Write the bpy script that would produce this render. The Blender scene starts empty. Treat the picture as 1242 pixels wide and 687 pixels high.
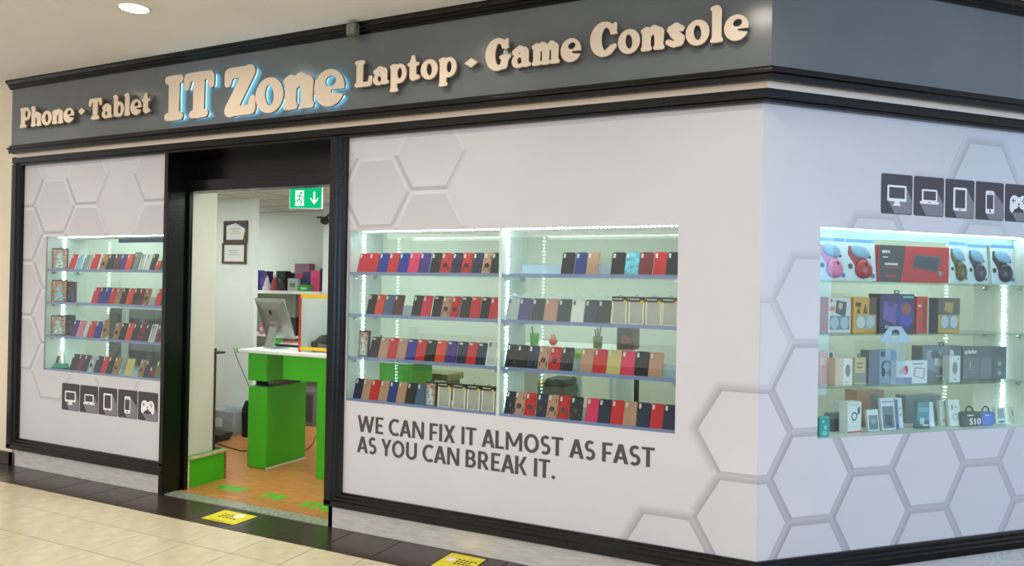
import bpy, math, random
import numpy as np
from mathutils import Vector, Matrix
random.seed(7)
scene = bpy.context.scene
COL = scene.collection

# ------------------------------------------------------------------ camera
CAM = np.array([0.57166, -4.31429, 1.73781]); YAW, PITCH, ROLL, FPX = -0.449829, 0.005102, 0.018529, 916.50
IW, IH = 1242.0, 687.0
def cam_axes():
    cy, sy, cp, sp = math.cos(YAW), math.sin(YAW), math.cos(PITCH), math.sin(PITCH)
    f = np.array([sy*cp, cy*cp, sp]); r = np.array([cy, -sy, 0.0]); u = np.cross(r, f)
    return r*math.cos(ROLL)+u*math.sin(ROLL), -r*math.sin(ROLL)+u*math.cos(ROLL), f
AX = cam_axes()
cd = bpy.data.cameras.new('camera'); cd.sensor_width = 36.0; cd.lens = FPX*36.0/IW; cd.clip_start = 0.05; cd.clip_end = 100
camo = bpy.data.objects.new('camera', cd); COL.objects.link(camo)
mw = Matrix.Identity(4)
for i in range(3):
    mw[i][0] = AX[0][i]; mw[i][1] = AX[1][i]; mw[i][2] = -AX[2][i]; mw[i][3] = CAM[i]
camo.matrix_world = mw
scene.camera = camo

# ------------------------------------------------------------------ view, world, added lamps
scene.view_settings.view_transform = 'Standard'; scene.view_settings.look = 'None'
scene.view_settings.gamma = 1.0; scene.view_settings.use_curve_mapping = False
scene.view_settings.exposure = 0.0
scene.cycles.transparent_max_bounces = 32
scene.cycles.max_bounces = 10; scene.cycles.glossy_bounces = 6
world = bpy.data.worlds.new('mall_ambient'); scene.world = world; world.use_nodes = True
WB = world.node_tree.nodes['Background']
WB.inputs[0].default_value = (1.0, 0.985, 0.97, 1); WB.inputs[1].default_value = 0.95
def area_lamp(name, loc, target, sx, sy, watts, col, spread=math.pi):
    l = bpy.data.lights.new(name, 'AREA'); l.shape = 'RECTANGLE'; l.size = sx; l.size_y = sy
    l.energy = watts; l.color = col; l.spread = spread
    o = bpy.data.objects.new(name, l); COL.objects.link(o); o.location = loc
    o.rotation_euler = (Vector(target)-Vector(loc)).to_track_quat('-Z', 'Y').to_euler()
    return o
# added fill lamp behind the camera, beyond the ceiling edge cut back for it
area_lamp('fill_light', (-2.0, -9.0, 4.0), (-2.0, 0.0, 2.2), 14.0, 2.6, 330, (1.0, 0.97, 0.93))
# assumed daylight: blue lamp added out of view at right, tints wall B
area_lamp('assumed_daylight', (5.6, -1.3, 1.9), (0.9, 0.9, 1.5), 3.0, 3.0, 118, (0.24, 0.56, 1.0))

DL_W = 6.5                              # each recessed downlight, watts

# ------------------------------------------------------------------ pixel -> place helpers
def ray(px, py): return AX[0]*((px-IW/2)/FPX) + AX[1]*(-(py-IH/2)/FPX) + AX[2]
S2 = math.sqrt(0.5)
def pa(px, py, d=0.0):
    r = ray(px, py); t = (d-CAM[1])/r[1]; P = CAM+t*r; return P[0], P[2]
def pb(px, py, d=0.0):
    n = np.array([S2, -S2, 0]); r = ray(px, py); t = (-d-n@CAM)/(n@r); P = CAM+t*r
    return (P[0]+P[1])*S2, P[2]
def pf(px, py, z=0.0):
    r = ray(px, py); t = (z-CAM[2])/r[2]; P = CAM+t*r; return P[0], P[1]
def proj(P):
    v = np.array(P)-CAM; return IW/2+FPX*(v@AX[0])/(v@AX[2]), IH/2-FPX*(v@AX[1])/(v@AX[2])
def x_at(px, z, d):                    # x on the plane y=d, height z, seen in pixel column px
    lo, hi = -9.0, 1.5
    for _ in range(50):
        m = (lo+hi)/2
        if proj((m, d, z))[0] < px: lo = m
        else: hi = m
    return (lo+hi)/2
def u_at(px, z, d):
    lo, hi = -0.5, 3.5
    for _ in range(50):
        m = (lo+hi)/2
        if proj((m*S2-d*S2, m*S2+d*S2, z))[0] < px: lo = m
        else: hi = m
    return (lo+hi)/2
FA, FB = 0.0, math.pi/4                # the two shop fronts share the corner edge x=y=0
def wpt(fr, x, y, z):
    c, s = math.cos(fr), math.sin(fr); return (x*c-y*s, x*s+y*c, z)

# ------------------------------------------------------------------ materials
def lin(c):
    c = c/255.0
    return c/12.92 if c <= 0.04045 else ((c+0.055)/1.055)**2.4
def L3(rgb): return (lin(rgb[0]), lin(rgb[1]), lin(rgb[2]), 1)
MATS = {}
def mat(name, rgb, rough=0.5, metal=0.0, noise=None, bump=None, emit=None, spec=0.5, coat=0.0, coord='Object', rnd=0.0, stretch=None):
    if name in MATS: return MATS[name]
    m = bpy.data.materials.new(name); m.use_nodes = True; nt = m.node_tree; b = nt.nodes['Principled BSDF']
    b.inputs['Base Color'].default_value = L3(rgb); b.inputs['Roughness'].default_value = rough
    b.inputs['Metallic'].default_value = metal; b.inputs['Specular IOR Level'].default_value = spec
    b.inputs['Coat Weight'].default_value = coat; b.inputs['Coat Roughness'].default_value = 0.08
    if emit:
        b.inputs['Emission Color'].default_value = L3(emit[0]); b.inputs['Emission Strength'].default_value = emit[1]
    if noise or bump:
        tc = nt.nodes.new('ShaderNodeTexCoord'); src = tc.outputs[coord]
        if stretch:
            mp = nt.nodes.new('ShaderNodeMapping'); mp.inputs['Scale'].default_value = stretch
            nt.links.new(src, mp.inputs[0]); src = mp.outputs[0]
    if noise:
        nz = nt.nodes.new('ShaderNodeTexNoise'); nz.inputs['Scale'].default_value = noise[0]; nz.inputs['Detail'].default_value = 6
        nt.links.new(src, nz.inputs['Vector'])
        r = nt.nodes.new('ShaderNodeValToRGB'); k = noise[1]
        r.color_ramp.elements[0].position = 0.3; r.color_ramp.elements[1].position = 0.7
        r.color_ramp.elements[0].color = L3([max(0, v*(1-k)) for v in rgb]); r.color_ramp.elements[1].color = L3([min(255, v*(1+k)) for v in rgb])
        nt.links.new(nz.outputs['Fac'], r.inputs[0]); out = r.outputs[0]
        if rnd:
            oi = nt.nodes.new('ShaderNodeObjectInfo'); hs = nt.nodes.new('ShaderNodeHueSaturation')
            mr = nt.nodes.new('ShaderNodeMapRange'); mr.inputs[3].default_value = 1-rnd; mr.inputs[4].default_value = 1+rnd
            nt.links.new(oi.outputs['Random'], mr.inputs[0]); nt.links.new(mr.outputs[0], hs.inputs['Value'])
            nt.links.new(out, hs.inputs['Color']); out = hs.outputs[0]
        nt.links.new(out, b.inputs['Base Color'])
    if bump:
        nb = nt.nodes.new('ShaderNodeTexNoise'); nb.inputs['Scale'].default_value = bump[0]; nb.inputs['Detail'].default_value = 3
        nt.links.new(src, nb.inputs['Vector'])
        bp = nt.nodes.new('ShaderNodeBump'); bp.inputs['Strength'].default_value = bump[1]; bp.inputs['Distance'].default_value = bump[2]
        nt.links.new(nb.outputs['Fac'], bp.inputs['Height']); nt.links.new(bp.outputs[0], b.inputs['Normal'])
    MATS[name] = m
    return m
def glass(name, tint, f0=0.04, rough=0.0):       # thin clear pane: see-through, with a Schlick reflection on both faces
    if name in MATS: return MATS[name]
    m = bpy.data.materials.new(name); m.use_nodes = True; nt = m.node_tree; nt.nodes.clear()
    o = nt.nodes.new('ShaderNodeOutputMaterial'); mx = nt.nodes.new('ShaderNodeMixShader'); ge = nt.nodes.new('ShaderNodeNewGeometry')
    t = nt.nodes.new('ShaderNodeBsdfTransparent'); g = nt.nodes.new('ShaderNodeBsdfGlossy')
    t.inputs[0].default_value = (*tint, 1); g.inputs['Roughness'].default_value = rough
    dt = nt.nodes.new('ShaderNodeVectorMath'); dt.operation = 'DOT_PRODUCT'
    nt.links.new(ge.outputs['Normal'], dt.inputs[0]); nt.links.new(ge.outputs['Incoming'], dt.inputs[1])
    def mth(op, x, y):
        n = nt.nodes.new('ShaderNodeMath'); n.operation = op
        for i, v in enumerate((x, y)):
            if v is None: continue
            if isinstance(v, (int, float)): n.inputs[i].default_value = v
            else: nt.links.new(v, n.inputs[i])
        return n.outputs[0]
    c = mth('ABSOLUTE', dt.outputs['Value'], None); k = mth('POWER', mth('SUBTRACT', 1.0, c), 5.0)
    f = mth('ADD', mth('MULTIPLY', k, 1.0-f0), f0)
    nt.links.new(f, mx.inputs[0]); nt.links.new(t.outputs[0], mx.inputs[1]); nt.links.new(g.outputs[0], mx.inputs[2])
    nt.links.new(mx.outputs[0], o.inputs[0]); MATS[name] = m
    return m
def film(name, rgb, alpha, rough=0.25):       # tinted clear plastic: part diffuse, part see-through
    if name in MATS: return MATS[name]
    m = bpy.data.materials.new(name); m.use_nodes = True; b = m.node_tree.nodes['Principled BSDF']
    b.inputs['Base Color'].default_value = L3(rgb); b.inputs['Roughness'].default_value = rough; b.inputs['Alpha'].default_value = alpha
    MATS[name] = m
    return m
def emat(name, rgb, s):
    if name in MATS: return MATS[name]
    m = bpy.data.materials.new(name); m.use_nodes = True; nt = m.node_tree; nt.nodes.clear()
    o = nt.nodes.new('ShaderNodeOutputMaterial'); e = nt.nodes.new('ShaderNodeEmission')
    e.inputs[0].default_value = L3(rgb); e.inputs[1].default_value = s; nt.links.new(e.outputs[0], o.inputs[0]); MATS[name] = m
    return m
def tone(rgb, rough=0.45):                     # a plain painted or moulded colour
    return mat('tone_%d_%d_%d_%d' % (*rgb, int(rough*100)), rgb, rough)
def print_mat():                               # printed wall film: colour carried by the print itself
    m = bpy.data.materials.new('printed_film'); m.use_nodes = True; nt = m.node_tree; b = nt.nodes['Principled BSDF']
    a = nt.nodes.new('ShaderNodeVertexColor'); a.layer_name = 'ink'
    nt.links.new(a.outputs[0], b.inputs['Base Color']); b.inputs['Roughness'].default_value = 0.45
    return m
PANEL_RGB = (205, 205, 211)
M_PANEL = mat('white_wall_film', PANEL_RGB, 0.45, noise=(3, 0.006))
M_INK = print_mat()
M_BLACK = mat('black_gloss_paint', (10, 10, 11), 0.24, bump=(60, 0.25, 0.004), spec=0.35)
M_FASCIA = mat('dark_grey_gloss_board', (106, 112, 115), 0.20, noise=(2, 0.03), bump=(130, 0.12, 0.002))
M_CREAMSTRIP = mat('cream_painted_strip', (226, 214, 200), 0.4)
M_SKIRT = mat('pale_grey_laminate', (204, 200, 194), 0.5, noise=(7, 0.07), stretch=(1, 6, 9))
M_WALLC = mat('cream_plaster', (232, 220, 198), 0.7, noise=(4, 0.012))
M_CEIL = mat('warm_white_ceiling', (247, 244, 238), 0.8, noise=(2, 0.01))
M_CREAMTILE = mat('cream_stone_tile', (224, 209, 178), 0.22, noise=(9, 0.045), rnd=0.03)
M_DARKTILE = mat('dark_brown_tile', (62, 50, 44), 0.22, noise=(10, 0.10), rnd=0.05)
M_GROUT = mat('grout', (74, 58, 42), 0.8, noise=(40, 0.08))
M_MINT = mat('pale_mint_wall', (222, 228, 220), 0.6, noise=(2, 0.01))
M_WHITE = mat('white_laminate', (234, 238, 236), 0.4, noise=(3, 0.008))
M_BEIGEW = mat('beige_painted_board', (214, 212, 196), 0.6, noise=(3, 0.012))
M_WOOD = mat('honey_wood_plank', (194, 128, 70), 0.3, noise=(5, 0.13), stretch=(1, 12, 1), rnd=0.06)
M_GREEN = mat('bright_green_paint', (64, 176, 24), 0.35, noise=(3, 0.03))
M_CHROME = mat('chrome', (200, 205, 205), 0.2, 1.0)
M_ALU = mat('brushed_aluminium', (178, 180, 180), 0.35, 0.9, noise=(30, 0.03))
M_FRONTGLASS = glass('clear_front_glass', (0.94, 0.98, 0.965))
M_BACKGLASS = glass('back_sliding_glass', (0.91, 0.97, 0.935), 0.07)
M_SHELFGLASS = glass('shelf_glass', (0.82, 0.94, 0.90))
M_EDGE = film('blue_acrylic_lip', (140, 152, 205), 0.62)
M_ACRYL = film('clear_blue_acrylic', (176, 200, 240), 0.38)
M_LED = emat('cool_white_led', (228, 255, 252), 38.0)
M_LEDTAPE = emat('led_tape_glow', (215, 250, 245), 1.6)
M_LAMP = emat('warm_downlight_glow', (255, 244, 224), 14.0)
M_SHOPLAMP = emat('shop_panel_light_glow', (244, 255, 250), 18.0)
M_CYAN = emat('cyan_letter_backlight', (140, 222, 255), 5.0)
M_LETTER = mat('cream_sign_letter', (236, 218, 196), 0.4)
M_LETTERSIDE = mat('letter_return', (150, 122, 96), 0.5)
M_DARKTXT = mat('charcoal_vinyl', (72, 66, 70), 0.5)
M_PAPER = mat('white_paper', (238, 238, 234), 0.6)

# ------------------------------------------------------------------ mesh building
class MB:
    def __init__(s): s.v = []; s.f = []; s.mi = []
    def add(s, vs, fs, mi=0):
        o = len(s.v); s.v += [tuple(v) for v in vs]; s.f += [tuple(o+i for i in f) for f in fs]; s.mi += [mi]*len(fs); return s
    def box(s, x0, x1, y0, y1, z0, z1, mi=0):
        x0, x1 = min(x0, x1), max(x0, x1); y0, y1 = min(y0, y1), max(y0, y1); z0, z1 = min(z0, z1), max(z0, z1)
        return s.add([(x0,y0,z0),(x1,y0,z0),(x1,y1,z0),(x0,y1,z0),(x0,y0,z1),(x1,y0,z1),(x1,y1,z1),(x0,y1,z1)],
                     [(0,3,2,1),(4,5,6,7),(0,1,5,4),(1,2,6,5),(2,3,7,6),(3,0,4,7)], mi)
    def cbox(s, x0, x1, y0, y1, z0, z1, c=0.003):           # box with chamfered edges on all sides
        pts = []
        for z, k in ((z0, c), (z0+c, 0), (z1-c, 0), (z1, c)):
            a, b, d, e = x0+k, x1-k, y0+k, y1-k
            pts.append([(a+c,d,z),(b-c,d,z),(b,d+c,z),(b,e-c,z),(b-c,e,z),(a+c,e,z),(a,e-c,z),(a,d+c,z)])
        return s.rings(pts)
    def rings(s, rs, cap=True, mi=0):
        n = len(rs[0]); vs = [p for r in rs for p in r]; fs = []
        for i in range(len(rs)-1):
            for j in range(n):
                fs.append((i*n+j, i*n+(j+1) % n, (i+1)*n+(j+1) % n, (i+1)*n+j))
        if cap: fs.append(tuple(reversed(range(n)))); fs.append(tuple((len(rs)-1)*n+j for j in range(n)))
        return s.add(vs, fs, mi)
    def prism(s, poly, y0, y1):                             # (x,z) outline pushed through y
        return s.rings([[(x, y0, z) for x, z in poly], [(x, y1, z) for x, z in poly]])
    def slab(s, poly, z0, z1):                              # (x,y) outline pushed through z
        return s.rings([[(x, y, z0) for x, y in poly], [(x, y, z1) for x, y in poly]])
    def lathe(s, prof, c=(0,0,0), n=16):
        return s.rings([[(c[0]+r*math.cos(2*math.pi*j/n), c[1]+r*math.sin(2*math.pi*j/n), c[2]+z) for j in range(n)] for r, z in prof])
    def disc_y(s, x, y0, y1, z, r, n=14, rz=None):
        rz = rz or r
        return s.prism([(x+r*math.cos(2*math.pi*j/n), z+rz*math.sin(2*math.pi*j/n)) for j in range(n)], y0, y1)
    def ring_y(s, x, y0, y1, z, r0, r1, n=16):
        a = [[(x+r*math.cos(2*math.pi*j/n), y, z+r*math.sin(2*math.pi*j/n)) for j in range(n)] for r, y in ((r1, y1), (r1, y0), (r0, y0), (r0, y1))]
        return s.rings(a+[a[0]], cap=False)
    def tube(s, pts, r, n=6):
        rs = []
        for i, p in enumerate(pts):
            a = Vector(pts[max(0, i-1)]); b = Vector(pts[min(len(pts)-1, i+1)]); t = (b-a).normalized()
            u = t.cross(Vector((0.31, 0.17, 0.93))).normalized(); w = t.cross(u)
            rs.append([tuple(Vector(p)+u*r*math.cos(2*math.pi*j/n)+w*r*math.sin(2*math.pi*j/n)) for j in range(n)])
        return s.rings(rs)
    def blob(s, c, rx, ry, rz, n=14, m=8):
        rs = []
        for i in range(1, m):
            t = -math.pi/2+math.pi*i/m
            rs.append([(c[0]+rx*math.cos(t)*math.cos(2*math.pi*j/n), c[1]+ry*math.cos(t)*math.sin(2*math.pi*j/n), c[2]+rz*math.sin(t)) for j in range(n)])
        return s.rings(rs)
    def mesh(s, name, smooth=False):
        me = bpy.data.meshes.new(name); me.from_pydata(s.v, [], s.f); me.validate(); me.update()
        import bmesh
        bm = bmesh.new(); bm.from_mesh(me); bmesh.ops.recalc_face_normals(bm, faces=bm.faces); bm.to_mesh(me); bm.free()
        if smooth:
            for p in me.polygons: p.use_smooth = True
        return me
def rrect(x0, x1, z0, z1, r, n=3):
    o = []
    for cx, cz, a in ((x1-r, z1-r, 0), (x0+r, z1-r, 1), (x0+r, z0+r, 2), (x1-r, z0+r, 3)):
        for i in range(n+1):
            t = (a+i/n)*math.pi/2; o.append((cx+r*math.cos(t), cz+r*math.sin(t)))
    return o
def plate(x0, x1, z0, z1, r, y0, y1, c=0.0015):             # rounded plate, slightly softened edges
    a, b = rrect(x0, x1, z0, z1, r), rrect(x0+c, x1-c, z0+c, z1-c, max(r-c, 0.0005))
    m = MB(); m.rings([[(x, y0, z) for x, z in b], [(x, y0+c, z) for x, z in a], [(x, y1-c, z) for x, z in a], [(x, y1, z) for x, z in b]])
    return m
def link(name, me, m, parent=None, fr=None, loc=None):
    o = bpy.data.objects.new(name, me); COL.objects.link(o)
    if m is not None:
        if len(me.materials) == 0: me.materials.append(None)
        o.material_slots[0].link = 'OBJECT'; o.material_slots[0].material = m
    if parent is not None: o.parent = parent
    if fr: o.rotation_euler = (0, 0, fr)
    if loc: o.location = loc
    return o
def obj(name, mb, m, parent=None, fr=None, loc=None, smooth=False):
    return link(name, mb.mesh(name, smooth) if isinstance(mb, MB) else mb, m, parent, fr, loc)
def tag(o, label=None, cat=None, group=None, kind=None):
    if label: o['label'] = label
    if cat: o['category'] = cat
    if group: o['group'] = group
    if kind: o['kind'] = kind
    return o
def struct(name, mb, m, parent=None, fr=None, label=None):
    o = obj(name, mb, m, parent, fr)
    if parent is None: o['kind'] = 'structure'
    if label: o['label'] = label
    return o
def thing(name, label, cat, fr, loc, group=None, rx=0.0, ry=0.0, rz=0.0):
    o = bpy.data.objects.new(name, None); COL.objects.link(o); o.empty_display_size = 0.05
    o.location = wpt(fr, *loc); o.rotation_euler = (rx, ry, fr+rz)
    return tag(o, label, cat, group)
def outline(d, a=-6.63, b=2.62):        # shop-front line pushed outwards by d: wall A, corner, wall B
    t = d*math.tan(math.pi/8)
    return [(a, -d), (t, -d), ((b+0*d)*S2+d*S2, b*S2-d*S2)]
def sweep(prof, a=-6.63, b=2.62):       # closed (d, z) profile carried along the shop-front with a mitred corner
    m = MB(); rs = []
    for k in range(3):
        rs.append([(outline(d, a, b)[k][0], outline(d, a, b)[k][1], z) for d, z in prof])
    return m.rings(rs)
def text_mesh(body, name, bold=0.0, extrude=0.0):
    c = bpy.data.curves.new(name, 'FONT'); c.body = body; c.offset = bold; c.extrude = extrude; c.resolution_u = 4
    o = bpy.data.objects.new(name, c); COL.objects.link(o); me = bpy.data.meshes.new_from_object(o)
    bpy.data.objects.remove(o); me.name = name; me.materials.clear()
    return me
def fit_text(body, name, m, parent, fr, x0, x1, z0, z1, d, bold=0.0, extrude=0.004, loc_frame=True):
    me = text_mesh(body, name, bold, extrude)
    co = np.array([v.co[:] for v in me.vertices]); lo, hi = co.min(0), co.max(0)
    for v in me.vertices:
        p = v.co.copy()
        v.co = (x0+(p.x-lo[0])/(hi[0]-lo[0])*(x1-x0), d-p.z*0.25, z0+(p.y-lo[1])/(hi[1]-lo[1])*(z1-z0))
    me.update()
    return link(name, me, m, parent, fr)

# ================================================================== SETTING
# ---- mall floor: cream tiles, dark border strip, grout bed
TS = 0.4; C0 = -5.9246; R0 = -0.3885; R1 = -0.7245
floor = struct('floor', MB().box(-9.5, 7, -12, 0.0, -0.08, -0.003), M_GROUT, label='cream tiled mall floor with a dark brown border')
def tile_mesh(w, h, name):
    m = MB(); g = 0.0036; c = 0.0015
    m.rings([[(g, g, -0.012), (w-g, g, -0.012), (w-g, h-g, -0.012), (g, h-g, -0.012)],
             [(g, g, -c), (w-g, g, -c), (w-g, h-g, -c), (g, h-g, -c)],
             [(g+c, g+c, 0), (w-g-c, g+c, 0), (w-g-c, h-g-c, 0), (g+c, h-g-c, 0)]])
    return m.mesh(name)
t_full, t_cut = tile_mesh(TS, TS, 'tile'), tile_mesh(TS, R0-R1, 'tile_cut')
for k in range(-5, 22):
    x = C0+k*TS
    link('tile', t_cut, M_CREAMTILE, floor, loc=(x, R1, 0))
    for n in range(1, 10):
        link('tile', t_full, M_CREAMTILE, floor, loc=(x, R1-n*TS, 0))
t_dark = tile_mesh(TS, -R0, 'dark_tile')
for k in range(-11, 8):
    link('tile', t_dark, M_DARKTILE, floor, loc=(-3.1+k*TS, R0, 0))
obj('border_slab', MB().slab([(0.1, 0), (0.1, -0.388), (7, -0.388), (7, 0)], -0.02, -0.001), M_DARKTILE, floor)
obj('border_slab', MB().slab([(0.1, 0.0), (7, 0.0), (7, 1.9), (1.95, 1.9)], -0.03, -0.002), M_DARKTILE, floor)
# ---- ceiling of the mall
struct('ceiling', MB().box(-9.5, 6, -5.2, 4.2, 3.52, 3.62), M_CEIL, label='plain warm white mall ceiling')
# ---- wall to the left of the shop
struct('wall_left', MB().box(-9.5, -6.63, 0.0, 0.12, 0, 3.52), M_WALLC, label='cream plaster wall left of the shop')
bl = struct('baseboard_left', MB().box(-9.5, -6.60, -0.004, 0.0, 0.0, 0.118), M_GROUT, label='dark brown tiled skirting on the cream wall')
bt = MB().cbox(0.002, 0.298, -0.012, -0.004, 0.001, 0.116, 0.0015).mesh('skirting_tile')
for k in range(9): link('tile', bt, M_DARKTILE, bl, loc=(-6.90-0.3*k+0.02, 0, 0))
link('tile', MB().cbox(0.002, 0.055, -0.012, -0.004, 0.001, 0.116, 0.0015).mesh('skirting_tile_cut'), M_DARKTILE, bl, loc=(-6.66, 0, 0))

# ---- the shop-front
ZB, ZT = 0.262, 2.776                      # printed panel from / to
XL0, XL1 = -6.525, -4.64                    # left panel
XR0 = -2.815                                # right panel starts at the door frame
WZ0, WZ1 = 0.912, 2.112                     # display windows sill / head
WL = (-6.19, -4.655); WM = (-2.80, -0.458); WBu = (0.397, 2.057)
BEND = 2.62
def panel(x0, x1, w):
    m = MB()
    for a, b, c, d in ((x0, w[0], ZB, ZT), (w[1], x1, ZB, ZT), (w[0], w[1], ZB, WZ0), (w[0], w[1], WZ1, ZT)):
        if b-a > 0.002: m.box(a, b, 0.0, 0.014, c, d)
    return m
pn_l = struct('wall_panel_left', panel(XL0-0.03, XL1+0.03, WL), M_PANEL, label='white printed panel left of the doorway with hexagon pattern')
pn_m = struct('wall_panel_middle', panel(XR0-0.03, 0.0, WM), M_PANEL, label='white printed panel between doorway and corner carrying the slogan')
pn_b = struct('wall_panel_right', panel(0.0, BEND, WBu), M_PANEL, fr=FB, label='white printed panel right of the corner with hexagon pattern')
# skirting
struct('baseboard_front', sweep([(0.0, 0.0), (0.0, 0.18), (-0.014, 0.18), (-0.014, 0.0)], a=-2.935, b=BEND), M_SKIRT, label='pale grey laminate skirting under the slogan panel')
struct('baseboard_shopfront_left', MB().box(-6.60, -4.64, -0.002, 0.014, 0, 0.18), M_SKIRT, label='pale grey laminate skirting under the left panel')
# black frames
HEADZ = pa(370, 228.5, 0.30)[1]
botprof = [(-0.01, 0.165), (0.055, 0.165), (0.055, 0.205), (0.044, 0.212), (0.044, 0.228), (0.030, 0.236), (0.030, 0.252), (0.016, 0.262), (-0.01, 0.262)]
struct('trim_1', sweep(botprof, a=-2.935), M_BLACK, label='black stepped moulding along the foot of the slogan panel')
struct('trim_2', MB().rings([[(x, -d, z) for d, z in botprof] for x in (-6.63, -4.60)]), M_BLACK, label='black moulding along the foot of the left panel')
topprof = [(-0.01, 2.770), (0.035, 2.770), (0.035, 2.786), (0.055, 2.792), (0.055, 2.846), (-0.01, 2.846)]
struct('trim_3', sweep(topprof), M_BLACK, label='black frame rail running above the panels and doorway')
def vprof(x0, x1, inner, zlo, zhi):         # upright with a stepped inner edge on one side
    s = 1 if inner > 0 else -1
    a, b = (x0, x1) if s > 0 else (x1, x0)
    p = [(a, 0.01), (a, -0.055), (a+s*0.055, -0.055), (a+s*0.062, -0.042), (a+s*0.082, -0.042), (a+s*0.090, -0.026), (b, -0.026), (b, 0.01)]
    return MB().slab(p, zlo, zhi)
struct('trim_4', vprof(-6.63, -6.52, 1, 0.18, 2.78), M_BLACK, label='black frame upright at the far left of the shop-front')
struct('trim_5', vprof(-2.935, -2.812, 1, 0.18, 2.78), M_BLACK, label='black frame upright right of the doorway')
struct('trim_6', MB().box(-4.645, -4.605, -0.03, 0.20, 0.0, 2.78).box(-4.645, -4.605, 0.20, 0.31, HEADZ, 2.80), M_BLACK, label='black door post left of the doorway')
struct('trim_7', MB().box(-2.935, -2.90, -0.0, 0.20, 0.0, 2.78), M_BLACK, label='black inner door post right of the doorway')
struct('trim_8', MB().box(-4.61, -2.90, 0.275, 0.30, 2.56, 2.80), M_BLACK, label='glossy black panel above the doorway')
struct('trim_9', MB().box(-4.61, -2.90, 0.17, 0.30, HEADZ, 2.57).box(-4.60, -4.575, 0.165, 0.20, 0.0, HEADZ), M_BLACK, label='black door head rail')
struct('trim_10', MB().box(-4.61, -2.90, 0.0, 0.275, 2.776, 2.80), M_BLACK, label='black soffit of the door recess')
# cream strip, fascia, mouldings
struct('trim_11', sweep([(0.0, 2.84), (0.055, 2.84), (0.065, 2.868), (0.100, 2.872), (0.100, 2.90), (0.0, 2.90)], a=-6.56), M_CREAMSTRIP, label='cream strip below the grey fascia')
fas = struct('wall_fascia', sweep([(0.0, 2.885), (0.123, 2.885), (0.123, 3.50), (0.0, 3.50)], a=-6.53), M_FASCIA, label='dark grey glossy fascia board above the shop-front')
struct('trim_12', sweep([(0.10, 2.862), (0.142, 2.862), (0.142, 2.892), (0.158, 2.898), (0.158, 2.912), (0.135, 2.922), (0.135, 2.936), (0.10, 2.936)], a=-6.54), M_BLACK, label='black stepped moulding along the bottom of the fascia')
struct('trim_13', sweep([(0.10, 3.445), (0.132, 3.445), (0.132, 3.462), (0.146, 3.468), (0.146, 3.484), (0.160, 3.490), (0.172, 3.505), (0.172, 3.52), (0.10, 3.52)], a=-6.56), M_BLACK, label='black stepped moulding between fascia and ceiling')

struct('wall_right', MB().box(1.97, 7.0, 1.90, 2.02, 0, 3.52), M_WALLC, label='cream plaster wall beyond the corner window')
# ---- the shop interior shell
YBK, XLW, ZC = 3.8, -8.3, 2.72
shop_floor = struct('floor_shop', MB().box(XLW, 2.0, 0.0, YBK, -0.08, -0.012), M_GROUT, label='honey coloured wooden floor inside the shop')
pl_w = 0.125
pls = [MB().cbox(0.0008, l-0.0008, 0.0008, pl_w-0.0008, -0.012, 0.0, 0.001).mesh('plank') for l in (1.2, 0.75)]
for r in range(29):
    x = -7.6+(r*0.47) % 1.2-1.2; y = 0.115+r*pl_w
    while x < -1.9:
        k = 1 if x < -8.0 else 0
        if x+1.2 > -7.9: link('plank', pls[0], M_WOOD, shop_floor, loc=(x, y, 0))
        x += 1.2
struct('trim_14', MB().slab([(-4.605, 0.0), (-2.93, 0.0), (-2.93, 0.115), (-4.605, 0.115)], -0.01, 0.006), mat('grey_green_threshold', (158, 164, 148), 0.35, 0.3, noise=(22, 0.25), stretch=(3, 1, 1)), label='ribbed metal threshold strip in the doorway')
struct('wall_back', MB().box(XLW, 2.0, YBK, YBK+0.1, 0, 3.5), M_MINT, label='pale mint wall at the back of the shop')
struct('wall_side_left', MB().box(XLW-0.1, XLW, 0.12, YBK, 0, 3.5), M_MINT, label='pale mint side wall of the shop')
struct('wall_side_right', MB().box(1.86, 1.96, 1.86, YBK, 0, 3.5), M_MINT, label='pale mint wall behind the corner window')
cs = struct('ceiling_shop', MB().slab([(XLW, 0.30), (-0.3, 0.30), (1.86, 2.45), (1.86, YBK), (XLW, YBK)], ZC, ZC+0.06), mat('pale_ceiling_tile', (206, 208, 200), 0.8, noise=(60, 0.04)), label='suspended tile ceiling of the shop')
for k in range(6): obj('grid_bar', MB().box(XLW, -2.0, 0.7+0.6*k, 0.725+0.6*k, ZC-0.006, ZC+0.002), tone((180, 184, 178), 0.5), cs)
for k in range(10): obj('grid_bar', MB().box(-7.9+0.6*k, -7.875+0.6*k, 0.31, YBK, ZC-0.006, ZC+0.002), tone((180, 184, 178), 0.5), cs)
# pillar with the certificates, enclosure side by the doorway
pil_l, pil_r = pa(260, 400, 2.32)[0], pa(307, 400, 2.32)[0]
struct('wall_pillar', MB().box(pil_l-0.25, pil_r, 2.32, 2.38, 0, ZC), M_WHITE, label='white pillar inside the shop carrying two framed certificates')
struct('wall_return', MB().box(-4.66, -4.625, 0.19, 0.50, 0.24, ZC), M_BEIGEW, label='beige board closing the side of the left display')


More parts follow.
